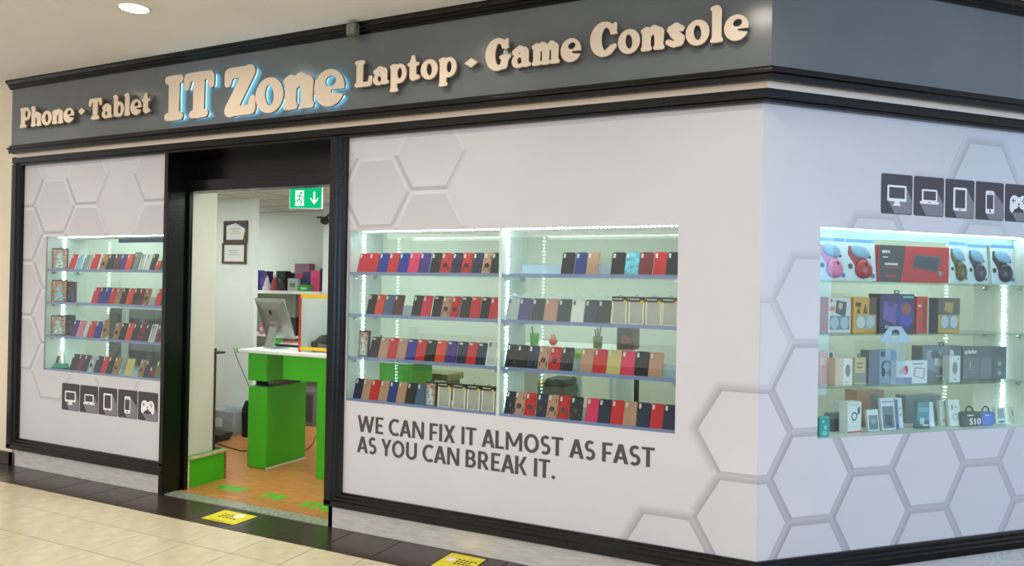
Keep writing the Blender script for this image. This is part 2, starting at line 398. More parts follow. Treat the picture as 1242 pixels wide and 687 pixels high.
# ================================================================== DISPLAY CABINETS
DEP = 0.40
SHZ = (1.812, 1.518, 1.216)                # glass shelves; the fourth level is the cabinet floor
def led_strip(parent, p0, p1, axis, n, face):
    """a tape with a row of diodes; axis 'x' or 'z'; face = unit direction the diodes point"""
    m = MB(); d = MB()
    x0, y0, z0 = p0; x1, y1, z1 = p1; h = 0.004
    fx, fy, fz = face
    if axis == 'z':
        if fx: m.box(x0, x0+fx*0.002, y0-h, y0+h, z0, z1)
        else: m.box(x0-h, x0+h, y0, y0+fy*0.002, z0, z1)
    else: m.box(x0, x1, y0-h, y0+h, z0, z0+fz*0.002)
    for i in range(n):
        t = (i+0.5)/n; x, y, z = x0+(x1-x0)*t, y0+(y1-y0)*t, z0+(z1-z0)*t
        q = 0.0045
        if axis == 'z':
            if fx: d.box(x+fx*0.002, x+fx*0.006, y-0.007, y+0.007, z-q*0.8, z+q*0.8)
        else: d.box(x-q, x+q, y-0.006, y+0.006, z+fz*0.002, z+fz*0.006)
    o = obj('led_strip', m, M_LEDTAPE, parent); obj('diode_row', d, M_LED, o)
def clip(m, x, y, z, s):
    m.disc_y(x+s*0.018, y-0.006, y+0.006, z-0.014, 0.016, 10).box(x, x+s*0.03, y-0.008, y+0.008, z-0.006, z)
def cabinet(name, label, fr, x0, x1, dividers=(), shelves=SHZ, lip=True):
    t = thing(name, label, 'display cabinet', fr, (0, 0, 0))
    w = 0.012
    obj('base_panel', MB().box(x0-w, x1+w, 0.015, DEP, WZ0-0.03, WZ0), M_WHITE, t)
    obj('top_panel', MB().box(x0-w, x1+w, 0.015, DEP, WZ1, WZ1+0.02), M_WHITE, t)
    for a, b in ((x0-w, x0), (x1, x1+w)): obj('side_panel', MB().box(a, b, 0.015, DEP, WZ0, WZ1), M_WHITE, t)
    obj('kick_panel', MB().box(x0-w, x1+w, DEP, DEP+0.02, 0.0, WZ0-0.03), M_WHITE, t)
    obj('valance_panel', MB().box(x0-w, x1+w, DEP, DEP+0.02, WZ1+0.02, ZC), M_WHITE, t)
    obj('front_pane', MB().box(x0, x1, 0.004, 0.010, WZ0, WZ1), M_FRONTGLASS, t)
    edges = [x0]+list(dividers)+[x1]
    for dv in dividers: obj('divider', MB().box(dv-0.010, dv+0.010, 0.016, DEP, WZ0, WZ1), M_WHITE, t)
    for k in range(len(edges)-1):
        a = edges[k]+(0.010 if k else 0.0); b = edges[k+1]-(0.010 if k < len(edges)-2 else 0.0)
        obj('back_pane', MB().box(a+0.002, b-0.002, DEP-0.006, DEP, WZ0+0.002, WZ1-0.002), M_BACKGLASS, t)
        for z in shelves:
            s = obj('glass_shelf', MB().box(a+0.004, b-0.004, 0.018, DEP-0.012, z-0.008, z), M_SHELFGLASS, t)
            for x, sg in ((a, 1), (b, -1)):
                for y in (0.06, 0.30):
                    c = MB(); clip(c, x, y, z-0.008, sg); obj('shelf_clip', c, M_CHROME, s)
            if lip: obj('edge_lip', MB().box(a+0.004, b-0.004, 0.0135, 0.0175, z-0.012, z+0.012), M_EDGE, s)
        if lip: obj('edge_lip', MB().box(a+0.004, b-0.004, 0.0135, 0.0175, WZ0+0.0, WZ0+0.018), M_EDGE, t)
    return t
cab_l = cabinet('display_cabinet', 'lit glass display cabinet left of the doorway full of phone cases', FA, WL[0], WL[1])
cab_m = cabinet('display_cabinet', 'two-bay lit glass display cabinet between doorway and corner', FA, WM[0], WM[1], (-1.605,))
cab_b = cabinet('display_cabinet', 'lit corner display cabinet of boxed gadgets right of the corner', FB, WBu[0], WBu[1], shelves=(1.808, 1.500, 1.198), lip=False)
led_strip(cab_l, (WL[0], 0.17, WZ0+0.01), (WL[0], 0.17, WZ1-0.005), 'z', 48, (1, 0, 0))
led_strip(cab_l, (WL[0]+0.1, 0.05, WZ1), (WL[1]-0.01, 0.05, WZ1), 'x', 52, (0, 0, -1))
led_strip(cab_m, (WM[0], 0.18, WZ0+0.01), (WM[0], 0.18, WZ1-0.005), 'z', 48, (1, 0, 0))
led_strip(cab_m, (-1.595, 0.107, WZ0+0.01), (-1.595, 0.107, WZ1-0.005), 'z', 48, (1, 0, 0))
led_strip(cab_m, (WM[0]+0.08, 0.05, WZ1), (-1.62, 0.05, WZ1), 'x', 44, (0, 0, -1))
led_strip(cab_m, (-1.59, 0.05, WZ1), (WM[1]-0.01, 0.05, WZ1), 'x', 44, (0, 0, -1))
led_strip(cab_b, (WBu[1], 0.18, WZ0+0.01), (WBu[1], 0.18, WZ1-0.005), 'z', 48, (-1, 0, 0))
led_strip(cab_b, (WBu[0]+0.02, 0.06, WZ1), (WBu[1]-0.01, 0.06, WZ1), 'x', 56, (0, 0, -1))
obj('blue_valance', MB().box(-5.72, WL[1], DEP-0.03, DEP-0.008, WZ1-0.035, WZ1), tone((20, 58, 120), 0.5), cab_l)
obj('pelmet', MB().box(WBu[0], WBu[1], 0.12, 0.135, WZ1-0.05, WZ1), film('pale_mint_acrylic', (190, 226, 216), 0.8), cab_b)

# ------------------------------------------------------------------ phone cases
CC = dict(red=(196, 30, 34), crimson=(205, 28, 62), pink=(214, 42, 92), rose=(206, 122, 150), orange=(214, 66, 36), blue=(24, 38, 138), royal=(26, 52, 120), navy=(24, 32, 66),
          purple=(62, 34, 118), black=(14, 13, 16), charcoal=(32, 32, 36), brown=(84, 42, 30), darkbrown=(42, 28, 22), maroon=(118, 24, 34), beige=(180, 136, 112), tan=(160, 112, 76),
          gold=(196, 178, 110), silver=(176, 180, 182), clear=(206, 214, 214), slate=(70, 92, 122), olive=(96, 100, 58), skyblue=(96, 176, 214), floral=(150, 120, 104), rosegold=(196, 136, 118), white=(226, 226, 224))
CNAME = dict(royal='bright blue', darkbrown='dark brown', floral='flower patterned', rosegold='rose gold', skyblue='sky blue', rose='dusky pink', crimson='crimson red')
CMESH = {}
CASE_T = 0.011
def case_mesh(key, f):
    if key not in CMESH: CMESH[key] = f()
    return CMESH[key]
def qw(w): return round(w/0.004)*0.004
def case_parts(t, kind, col, w, h):
    w = qw(w); rgb = CC[col]; dark = sum(rgb) < 240
    a = w/2
    if kind == 'B':                          # carton with black header, white frame, clear body, hang hook
        link('carton', case_mesh(('Bc', w, h), lambda: MB().box(-a, a, 0.004, 0.020, 0, h-0.03).mesh('carton')), mat('smoky_clear_case', (176, 172, 166), 0.2, noise=(9, 0.08)), t)
        def fr_():
            m = MB(); e = 0.009
            m.box(-a, -a+e, 0.0, 0.0045, 0, h-0.03).box(a-e, a, 0.0, 0.0045, 0, h-0.03).box(-a, a, 0.0, 0.0045, 0, 0.012); return m.mesh('frame')
        link('frame', case_mesh(('Bf', w, h), fr_), tone((228, 222, 196)), t)
        link('header', case_mesh(('Bh', w, h), lambda: MB().box(-a, a, -0.0005, 0.021, h-0.03, h).mesh('header')), tone((26, 24, 24)), t)
        link('lettering', case_mesh(('Bl', w, h), lambda: MB().box(-a+0.006, a-0.03, -0.0012, -0.0004, h-0.018, h-0.012).box(a-0.034, a-0.012, -0.0004, 0.0008, 0.004, 0.009).mesh('lettering')), tone((206, 200, 190)), t)
        link('seal', case_mesh(('Bs', w, h), lambda: MB().disc_y(a-0.014, -0.002, 0.0, h-0.031, 0.011, 10).mesh('seal')), tone((222, 178, 22)), t)
        link('hook', case_mesh(('Bk', w, h), lambda: MB().ring_y(0, 0.009, 0.011, h, 0.008, 0.011, 12).mesh('hook')), tone((20, 20, 20)), t)
        return
    if kind == 'S':                          # picture box with hook
        link('carton', case_mesh(('Sc', w, h), lambda: MB().box(-a, a, 0.0, 0.022, 0, h).mesh('carton')), tone((38, 32, 34)), t)
        link('picture', case_mesh(('Sp', w, h), lambda: MB().box(-a+0.007, a-0.007, -0.001, 0.0, 0.010, h-0.012).mesh('picture')),
             mat('busy_print_'+col, CC[col], 0.4, noise=(55, 0.55)), t)
        link('printed_figure', case_mesh(('Sf', w, h), lambda: MB().disc_y(0, -0.002, -0.0008, h*0.62, w*0.20, 12, h*0.13).prism([(-w*0.30, h*0.10), (w*0.30, h*0.10), (w*0.16, h*0.48), (-w*0.16, h*0.48)], -0.002, -0.0008).mesh('printed_figure')), mat('figure_print_'+col, tuple(min(255, int(v*1.25+30)) for v in CC[col][::-1]), 0.4, noise=(40, 0.4)), t)
        link('hook', case_mesh(('Sk', w, h), lambda: MB().ring_y(0, 0.009, 0.011, h, 0.008, 0.011, 12).mesh('hook')), tone((20, 20, 20)), t)
        return
    m = mat('case_'+col, rgb, 0.45, noise=(120, 0.05), spec=0.3)
    if kind == 'C':
        m = film('clear_case_'+col, rgb, 0.45, 0.12)
    if kind == 'S2': m = mat('patterned_case_'+col, rgb, 0.4, noise=(26, 0.32))
    link('shell', case_mesh(('sh', w, h), lambda: plate(-a, a, 0, h, 0.010, 0.0, CASE_T, 0.002).mesh('shell')), m, t)
    if kind == 'C':
        def rim():
            o, i = rrect(-a, a, 0, h, 0.010), rrect(-a+0.006, a-0.006, 0.006, h-0.006, 0.006)
            q = MB(); R = [[(x, y, z) for x, z in L] for L, y in ((o, 0.0), (o, -0.002), (i, -0.002), (i, 0.0))]; q.rings(R+[R[0]], cap=False); return q.mesh('bumper')
        link('bumper', case_mesh(('rim', w, h), rim), tone((224, 228, 226), 0.2) if col != 'charcoal' else tone((30, 30, 32), 0.3), t)
    if kind in ('W',):                       # flip wallet: one darker stitch band
        link('stitch_band', case_mesh(('sb', w, h), lambda: MB().box(-a+0.0015, a-0.0015, -0.0010, 0.002, h*0.34, h*0.35).mesh('stitch_band')), tone(tuple(int(v*0.7) for v in rgb)), t)
    cx0, cx1 = -a+0.008, -a+0.008+(0.014 if kind != 'H' else 0.026)
    cz0 = h-0.038 if kind != 'H' else h-0.022
    link('camera_window', case_mesh(('cw', w, h, kind == 'H'), lambda: plate(cx0, cx1, cz0, h-0.009, 0.005, -0.0015, 0.001, 0.0006).mesh('camera_window')),
         tone((206, 206, 202), 0.35) if col not in ('clear', 'silver', 'white') else tone((60, 60, 62), 0.35), t)
    if kind == 'R':
        link('ring_plate', case_mesh(('rp', w, h), lambda: MB().disc_y(0, -0.003, 0.001, h*0.40, 0.013, 14).mesh('ring_plate')), tone((18, 18, 20), 0.3), t)
        link('ring_holder', case_mesh(('rh', w, h), lambda: MB().ring_y(0, -0.006, -0.002, h*0.40, 0.0125, 0.0165, 16).mesh('ring_holder')), tone((44, 42, 42), 0.25) if dark or col != 'beige' else tone((30, 28, 28), 0.25), t)
        def slots():
            q = MB()
            for sx in (-1, 1):
                for zz in (0.14, 0.66): q.box(sx*(a-0.013)-0.0025, sx*(a-0.013)+0.0025, -0.0012, 0.001, h*zz, h*(zz+0.17))
            return q.mesh('armour_slots')
        sl = link('armour_slots', case_mesh(('sl', w, h), slots), tone((20, 18, 18), 0.4) if not dark else tone((70, 70, 74), 0.3), t)
    if kind == 'G':                          # sold in a clear bag with a saw-tooth hanger
        link('clear_bag', case_mesh(('bag', w, h), lambda: MB().box(-a-0.002, a+0.002, -0.004, -0.0035, 0.0, h+0.018).mesh('clear_bag')), film('clear_bag', (225, 236, 240), 0.05, 0.1), t)
        link('hang_tab', case_mesh(('tab', w, h), lambda: MB().prism([(-a, h+0.010), (a, h+0.010), (a*0.35, h+0.018), (a*0.25, h+0.030), (-a*0.25, h+0.030), (-a*0.35, h+0.018)], -0.0045, -0.003).mesh('hang_tab')), film('tab_plastic', (214, 232, 238), 0.6), t)
ORD = 'first second third fourth fifth sixth seventh eighth ninth tenth eleventh twelfth thirteenth fourteenth fifteenth sixteenth'.split()
KN = dict(P='phone case', R='ring-holder phone case', W='wallet phone case', C='see-through phone case', B='boxed phone case', S='picture-boxed phone case', G='bagged phone case', H='phone case', S2='phone case')
def case_row(items, z, d, where, group, h=0.152, lean=0.30, base_py=None, yaw=0.0, mirror=False):
    xs = [x_at(px, z, d) for px, *_ in items]
    for i, it in enumerate(items):
        px, kind, col = it[:3]; hh = it[3] if len(it) > 3 else h
        tilt = it[4] if len(it) > 4 else 0.0
        gaps = [abs(xs[j]-xs[i]) for j in (i-1, i+1) if 0 <= j < len(xs)]
        w = max(0.062, min(0.088, min(gaps)*0.985 if gaps else 0.08))
        if kind == 'B': w = min(0.094, max(0.075, min(gaps)*0.97)); hh = 0.172
        ln = 0.06 if kind in 'BS' and kind != 'S2' else lean
        lab = '%s %s, %s from left, %s' % (CNAME.get(col, col), KN[kind], ORD[i], where)
        if kind in ('C',) and col == 'clear': lab = 'see-through bumper phone case, %s from left, %s' % (ORD[i], where)
        if kind == 'B': lab = 'clear phone case in black-topped carton, %s from left, %s' % (ORD[i], where)
        tk = 0.022 if kind in ('B', 'S') else CASE_T
        up = tk*math.sin(ln)+0.0008 + (qw(w)/2*abs(math.sin(tilt)))
        bay = [q for q in ((WL[0], WL[1]), (WM[0], -1.616), (-1.594, WM[1])) if q[0]-0.05 < xs[i] < q[1]+0.05][0]
        xc = min(max(xs[i], bay[0]+qw(w)/2+0.008), bay[1]-qw(w)/2-0.006)
        t = thing('phone_case', lab, 'phone case', FA, (xc, d, z+up), group, rx=-ln, ry=tilt, rz=yaw)
        case_parts(t, kind, col, w, hh)
def acrylic_stand(x0, x1, z, d, lab, hgt=0.075):
    t = thing('acrylic_stand', lab, 'display stand', FA, ((x0+x1)/2, d, z), 'acrylic stands behind the phone cases')
    a = (x1-x0)/2
    obj('foot_plate', MB().box(-a, a, 0.0, 0.09, 0.0005, 0.0035), M_ACRYL, t)
    obj('back_plate', MB().rings([[(x, 0.020+0.0, 0.0035), (x, 0.0235, 0.0035), (x, 0.0235+hgt*0.31, hgt), (x, 0.020+hgt*0.31, hgt)] for x in (-a, a)]), M_ACRYL, t)

DC = 0.062
GL, GM = 'phone cases in the window left of the doorway', 'phone cases in the window right of the doorway'
LB, RB = 'left bay right of doorway', 'right bay near corner'
case_row([(438, 'W', 'crimson'), (450, 'W', 'red'), (462.5, 'P', 'blue'), (474.5, 'P', 'red'), (487, 'P', 'blue'), (499.5, 'P', 'pink'), (512.5, 'P', 'purple'), (526, 'P', 'black'), (538.5, 'R', 'red'), (551.5, 'R', 'navy'), (564, 'R', 'red'), (576.5, 'R', 'navy'), (589, 'R', 'beige'), (598.5, 'P', 'black')], SHZ[0], DC, 'top shelf, '+LB, GM)
case_row([(448, 'P', 'black'), (458, 'P', 'orange'), (469, 'P', 'slate'), (480.5, 'W', 'brown'), (503.5, 'P', 'darkbrown'), (515, 'P', 'crimson'), (528, 'H', 'black'), (539, 'R', 'beige'), (550, 'R', 'red'), (562, 'H', 'charcoal'), (574, 'H', 'red'), (586, 'H', 'black'), (597, 'P', 'red')], SHZ[1], DC, 'second shelf, '+LB, GM)
case_row([(440, 'S', 'floral', 0.19), (452, 'H', 'black'), (463, 'H', 'beige'), (474, 'H', 'red'), (485, 'H', 'beige'), (496.5, 'H', 'blue'), (508, 'H', 'red'), (520, 'H', 'black'), (532, 'H', 'orange'), (545, 'H', 'purple'), (558, 'H', 'navy'), (570, 'H', 'red'), (582, 'H', 'navy'), (594.5, 'C', 'clear', 0.165)], SHZ[2], DC, 'third shelf, '+LB, GM)
case_row([(431, 'P', 'navy'), (441.5, 'P', 'beige'), (452, 'P', 'red'), (463, 'P', 'beige'), (474, 'P', 'royal'), (484.5, 'P', 'beige'), (496, 'P', 'charcoal'), (508.5, 'P', 'slate'), (521.5, 'S', 'floral', 0.17), (538, 'B', 'clear'), (556, 'B', 'clear'), (573.5, 'B', 'clear'), (591, 'B', 'clear')], WZ0, DC, 'bottom shelf, '+LB, GM)
case_row([(687, 'P', 'black'), (702.5, 'P', 'royal'), (717, 'P', 'beige'), (748, 'P', 'black'), (765, 'S2', 'skyblue'), (782, 'P', 'maroon'), (799, 'P', 'red'), (815, 'P', 'black')], SHZ[0], DC, 'top shelf, '+RB, GM)
case_row([(619, 'G', 'silver'), (634.5, 'G', 'purple'), (650.5, 'G', 'black'), (666, 'G', 'rosegold'), (682.5, 'G', 'charcoal'), (699, 'G', 'white'), (715, 'G', 'navy'), (731, 'G', 'black'), (750.5, 'B', 'clear'), (771, 'B', 'clear'), (792, 'B', 'clear'), (812, 'B', 'clear')], SHZ[1], DC, 'second shelf, '+RB, GM)
case_row([(617, 'R', 'black'), (631, 'P', 'black'), (644.5, 'R', 'navy'), (657.5, 'R', 'beige'), (671.5, 'R', 'red'), (686, 'R', 'charcoal'), (710, 'P', 'beige'), (726, 'P', 'red'), (743, 'P', 'gold'), (760, 'P', 'pink'), (777, 'P', 'black'), (794, 'P', 'beige')], SHZ[2], DC, 'third shelf, '+RB, GM)
case_row([(615, 'R', 'charcoal'), (628, 'R', 'beige'), (641, 'R', 'red'), (655, 'R', 'navy'), (668, 'R', 'beige'), (682, 'R', 'red'), (697, 'R', 'charcoal'), (716.5, 'P', 'pink'), (731.5, 'P', 'navy'), (747, 'W', 'red'), (762.5, 'P', 'beige'), (779, 'P', 'navy'), (795, 'P', 'red'), (811, 'P', 'navy')], WZ0, DC, 'bottom shelf, '+RB, GM)
LW = 'window left of doorway'
case_row([(86, 'P', 'red'), (94, 'C', 'skyblue'), (102, 'C', 'slate'), (112, 'P', 'red'), (123, 'R', 'tan'), (131, 'P', 'black'), (138.5, 'W', 'brown'), (146, 'P', 'purple'), (153.5, 'P', 'orange'), (162, 'C', 'charcoal', 0.165), (170, 'C', 'silver'), (176.5, 'C', 'clear'), (183.5, 'P', 'charcoal'), (190, 'P', 'orange', 0.09), (196, 'C', 'charcoal', 0.165), (201, 'P', 'tan', 0.165)], SHZ[0], 0.075, 'top shelf, '+LW, GL)
case_row([(113, 'P', 'crimson'), (120, 'P', 'purple'), (126.5, 'P', 'blue'), (133.5, 'P', 'red'), (140.5, 'P', 'tan'), (147.5, 'P', 'black'), (154.5, 'P', 'orange'), (161.5, 'R', 'darkbrown'), (168, 'R', 'maroon'), (175, 'R', 'tan'), (190, 'P', 'red'), (197, 'P', 'black')], SHZ[1], 0.075, 'second shelf, '+LW, GL)
case_row([(88, 'P', 'purple'), (95, 'P', 'rose'), (108, 'P', 'red'), (116, 'P', 'blue'), (127, 'R', 'tan', 0.165, -0.35), (139, 'R', 'tan'), (146, 'R', 'black'), (154, 'P', 'orange'), (161, 'R', 'charcoal'), (168.5, 'R', 'maroon'), (176, 'P', 'charcoal'), (183, 'C', 'clear'), (191.5, 'R', 'maroon')], SHZ[2], 0.075, 'third shelf, '+LW, GL)
case_row([(87, 'P', 'black'), (94.5, 'P', 'maroon'), (101.5, 'P', 'navy'), (108.5, 'R', 'silver'), (116, 'P', 'navy'), (124, 'P', 'red'), (131, 'P', 'black'), (138.5, 'R', 'tan'), (154, 'P', 'gold'), (169, 'R', 'tan'), (176, 'P', 'charcoal'), (182, 'P', 'maroon', 0.10), (189, 'P', 'olive'), (198, 'R', 'white', 0.16)], WZ0, 0.075, 'bottom shelf, '+LW, GL)
# tall picture boxes on the side wall of the left window
for i, (px, z, hh, col, dd, lab) in enumerate(((66, SHZ[0], 0.20, 'floral', 0.06, 'picture-boxed case with pale figure, top shelf by the left wall of left window'),
        (66, SHZ[1], 0.205, 'tan', 0.06, 'picture-boxed case with orange print, second shelf by left wall of left window'),
        (83, SHZ[1], 0.19, 'brown', 0.16, 'picture-boxed case behind the light strip, second shelf of left window'),
        (64, SHZ[2], 0.185, 'floral', 0.06, 'picture-boxed case with skull-like print, third shelf of left window'),
        (80, SHZ[2], 0.185, 'navy', 0.17, 'dark picture-boxed case behind light strip, third shelf of left window'))):
    x = max(x_at(px, z, dd), WL[0]+(0.075 if dd < 0.1 else 0.065))
    t = thing('phone_case', lab, 'phone case', FA, (x, dd+0.02, z+0.002), GL, rx=-0.03, rz=0.75)
    case_parts(t, 'S', col, 0.124 if dd < 0.1 else 0.088, hh)
# teal gadget on the floor of the left window
x = max(x_at(66, WZ0, 0.09), WL[0]+0.085)
t = thing('gadget_pack', 'teal and black gadget pack on the bottom of the left window', 'gadget pack', FA, (x, 0.09, WZ0))
obj('tray', MB().cbox(-0.075, 0.075, -0.03, 0.06, 0.0, 0.016, 0.003), tone((22, 26, 26)), t)
obj('teal_base', MB().rings([[(-0.07, -0.02, 0.016), (0.07, -0.02, 0.016), (0.07, 0.05, 0.016), (-0.07, 0.05, 0.016)], [(-0.055, -0.01, 0.055), (0.06, -0.01, 0.055), (0.06, 0.04, 0.055), (-0.055, 0.04, 0.055)]]), tone((26, 150, 130)), t)
obj('dark_clip', MB().rings([[(-0.06, 0, 0.055), (-0.02, 0, 0.055), (-0.02, 0.03, 0.055), (-0.06, 0.03, 0.055)], [(-0.045, 0.01, 0.12), (-0.03, 0.01, 0.12), (-0.03, 0.02, 0.12), (-0.045, 0.02, 0.12)]]), tone((18, 20, 22)), t)
obj('clear_case', MB().rings([[(-0.015, 0, 0.055), (0.055, 0, 0.055), (0.055, 0.03, 0.055), (-0.015, 0.03, 0.055)], [(0.0, 0.01, 0.16), (0.03, 0.01, 0.16), (0.03, 0.02, 0.16), (0.0, 0.02, 0.16)]]), film('clear_tooth', (220, 214, 206), 0.7), t)
for a, b, z, lab in ((631, 682, SHZ[0], 'empty left end of the top shelf, right bay'), (718, 748, SHZ[0], 'gap on the top shelf, right bay'),
                     (688, 712, SHZ[2], 'gap on the third shelf, right bay'), (798, 818, SHZ[2], 'right end of the third shelf, right bay'),
                     (698, 716, WZ0, 'gap on the bottom shelf, right bay'), (481, 502, SHZ[1], 'gap on the second shelf, left bay'),
                     (143, 153, WZ0, 'first gap on the bottom shelf of the left window'), (156, 168, WZ0, 'second gap on the bottom shelf of the left window'),
                     (177, 189, SHZ[1], 'gap on the second shelf of the left window')):
    dd = 0.13 if a > 300 else 0.14
    acrylic_stand(x_at(a, z, dd), x_at(b, z, dd), z, dd, 'clear blue acrylic stand in the '+lab if 'gap' in lab else 'clear blue acrylic stand at the '+lab)

# ------------------------------------------------------------------ boxed gadgets in the corner window
GB = 'boxed gadgets in the corner window'
def gadget_box(label, px0, px1, z, py_top, d, depth, face, side, decor=(), yaw=0.0, texts=(), hook=None, name='product_box', lean=0.0):
    u0, u1 = max(u_at(px0, z, d), WBu[0]+0.004), min(u_at(px1, z, d), WBu[1]-0.012); w = (u1-u0)*0.965
    h = pb((px0+px1)/2, py_top, d)[1]-z
    t = thing(name, label, 'box', FB, ((u0+u1)/2, d, z+0.0008+depth*math.sin(abs(lean))), GB, rx=-lean, rz=yaw)
    a = w/2
    obj('carton', MB().cbox(-a, a, 0, depth, 0, h, 0.0012), tone(side, 0.4), t)
    obj('front_print', MB().box(-a+0.001, a-0.001, -0.0008, 0.0002, 0.001, h-0.001), tone(face, 0.35), t)
    for k, dc in enumerate(decor):
        kind, x0, z0, x1, z1, rgb = dc; y = -0.0012-0.0004*k
        X0, X1, Z0, Z1 = -a+x0*w, -a+x1*w, z0*h, z1*h
        if kind == 'r': m = MB().box(X0, X1, y, -0.0006, Z0, Z1)
        elif kind == 'o': m = MB().disc_y((X0+X1)/2, y, -0.0006, (Z0+Z1)/2, (X1-X0)/2, 14, (Z1-Z0)/2)
        elif kind == 't': m = MB().prism([(X0, Z0), (X1, Z0), ((X0+X1)/2, Z1)], y, -0.0006)
        elif kind == 'g': m = MB().ring_y((X0+X1)/2, y, -0.0006, (Z0+Z1)/2, (X1-X0)*0.34, (X1-X0)/2, 16)
        elif kind == 'p': m = MB().prism([(X0, Z0+(Z1-Z0)*0.25), (X1-(X1-X0)*0.12, Z0), (X1, Z1-(Z1-Z0)*0.12), (X0+(X1-X0)*0.1, Z1)], y, -0.0006)
        obj({'r': 'print_block', 'o': 'printed_oval', 't': 'printed_triangle', 'g': 'printed_ring', 'p': 'printed_picture'}[kind], m, tone(rgb, 0.35), t)
    for body, x0, z0, x1, z1, rgb in texts:
        fit_text(body, 'lettering', tone(rgb, 0.4), t, None, -a+x0*w, -a+x1*w, z0*h, z1*h, -0.0035, bold=0.012)
    if hook:
        m = MB(); m.box(-0.02, 0.02, 0.004, 0.006, h, h+0.006).box(-0.02, -0.014, 0.004, 0.006, h, h+0.02).box(0.014, 0.02, 0.004, 0.006, h, h+0.02).box(-0.02, 0.02, 0.004, 0.006, h+0.016, h+0.022)
        obj('hang_hook', m, tone(hook), t)
    return t
B1, B2, B3, B4 = 1.808, 1.500, 1.198, WZ0
gadget_box('red and black keyboard carton on the top shelf of the corner window', 1064, 1152, B1, 299, 0.10, 0.05, (190, 32, 40), (196, 30, 36),
           [('r', 0.0, 0.0, 0.36, 1.0, (58, 60, 64)), ('t', 0.30, 0.0, 0.46, 1.0, (190, 32, 40)), ('p', 0.46, 0.30, 0.88, 0.78, (70, 84, 98)), ('p', 0.48, 0.36, 0.85, 0.72, (48, 60, 74)),
            ('r', 0.05, 0.66, 0.12, 0.69, (220, 220, 220)), ('r', 0.08, 0.46, 0.26, 0.52, (206, 200, 200)), ('r', 0.08, 0.39, 0.28, 0.41, (196, 60, 60)), ('r', 0.09, 0.14, 0.24, 0.20, (176, 40, 46)), ('o', 0.84, 0.2, 0.90, 0.34, (120, 130, 140))],
           texts=[('IMX', 0.04, 0.78, 0.15, 0.86, (240, 240, 240))])
gadget_box('white and orange headphone box, leftmost on the second shelf of the corner window', 1004, 1032, B2, 361, 0.10, 0.07, (204, 212, 210), (226, 120, 70),
           [('r', 0.06, 0.10, 0.94, 0.48, (110, 140, 158)), ('o', 0.08, 0.12, 0.46, 0.46, (170, 190, 206)), ('o', 0.52, 0.12, 0.90, 0.46, (170, 190, 206)), ('p', 0.3, 0.45, 0.8, 0.92, (60, 84, 88)), ('o', 0.42, 0.66, 0.62, 0.86, (214, 170, 130)), ('r', 0.05, 0.62, 0.26, 0.74, (226, 120, 84)), ('o', 0.04, 0.86, 0.16, 0.96, (210, 60, 50))])
gadget_box('yellow headphone box with silver earcups on the second shelf of the corner window', 1034, 1063, B2, 361, 0.10, 0.07, (212, 158, 40), (206, 150, 40),
           [('r', 0.68, 0.52, 1.0, 1.0, (70, 66, 50)), ('r', 0.12, 0.12, 0.95, 0.50, (150, 164, 166)), ('o', 0.14, 0.13, 0.50, 0.48, (200, 208, 200)), ('o', 0.56, 0.13, 0.92, 0.48, (178, 196, 204)), ('p', 0.08, 0.72, 0.32, 0.86, (70, 56, 30)), ('t', 0.42, 0.55, 0.60, 0.82, (92, 70, 30)), ('t', 0.14, 0.55, 0.30, 0.72, (92, 70, 30))])
gadget_box('dark blue gaming headset box on the second shelf of the corner window', 1066, 1109, B2, 357, 0.09, 0.09, (36, 40, 92), (24, 28, 50),
           [('p', 0.08, 0.22, 0.52, 0.82, (98, 84, 160)), ('o', 0.22, 0.66, 0.40, 0.84, (70, 56, 120)), ('o', 0.46, 0.14, 0.98, 0.82, (40, 58, 150)), ('o', 0.62, 0.44, 0.90, 0.78, (150, 84, 66)), ('o', 0.58, 0.16, 0.94, 0.46, (50, 70, 176)), ('r', 0.0, 0.0, 1.0, 0.10, (22, 26, 52)), ('r', 0.66, 0.90, 0.96, 0.95, (96, 190, 196))],
           texts=[('Gaming', 0.14, 0.10, 0.62, 0.20, (236, 236, 244))], hook=(24, 26, 40))
gadget_box('narrow orange-red box beside the dark blue headset box in the corner window', 1111, 1125, B2, 360, 0.10, 0.09, (198, 58, 36), (206, 66, 40), [('r', 0.55, 0.1, 0.9, 0.9, (150, 44, 34)), ('o', 0.1, 0.7, 0.4, 0.78, (236, 200, 190))])
gadget_box('yellow headphone box with black top, rightmost on the second shelf of the corner window', 1137, 1164, B2, 362, 0.10, 0.07, (206, 162, 50), (40, 66, 100),
           [('r', 0.0, 0.52, 1.0, 1.0, (92, 92, 84)), ('p', 0.28, 0.55, 0.7, 0.9, (176, 150, 80)), ('r', 0.10, 0.10, 0.92, 0.52, (132, 150, 160)), ('o', 0.12, 0.14, 0.48, 0.50, (186, 200, 206)), ('o', 0.54, 0.14, 0.90, 0.50, (186, 200, 206))])
gadget_box('orange carton, leftmost on the third shelf of the corner window', 993, 1003, B3, 427, 0.14, 0.05, (226, 140, 100), (220, 130, 90), [('r', 0.1, 0.6, 0.9, 0.8, (240, 190, 150))])
gadget_box('slim white carton by the orange carton in the corner window', 1003.5, 1011, B3, 427, 0.14, 0.05, (226, 234, 236), (226, 232, 232), [('r', 0.2, 0.82, 0.8, 0.98, (80, 96, 104)), ('r', 0.3, 0.3, 0.75, 0.62, (130, 150, 170))])
gadget_box('tan-sided white mouse box on the third shelf of the corner window', 1012.5, 1034, B3, 435, 0.07, 0.06, (224, 230, 228), (220, 196, 170), [('r', 0.0, 0.0, 0.46, 1.0, (218, 196, 176)), ('o', 0.58, 0.3, 0.86, 0.78, (130, 132, 140)), ('r', 0.6, 0.1, 0.7, 0.13, (60, 70, 70))])
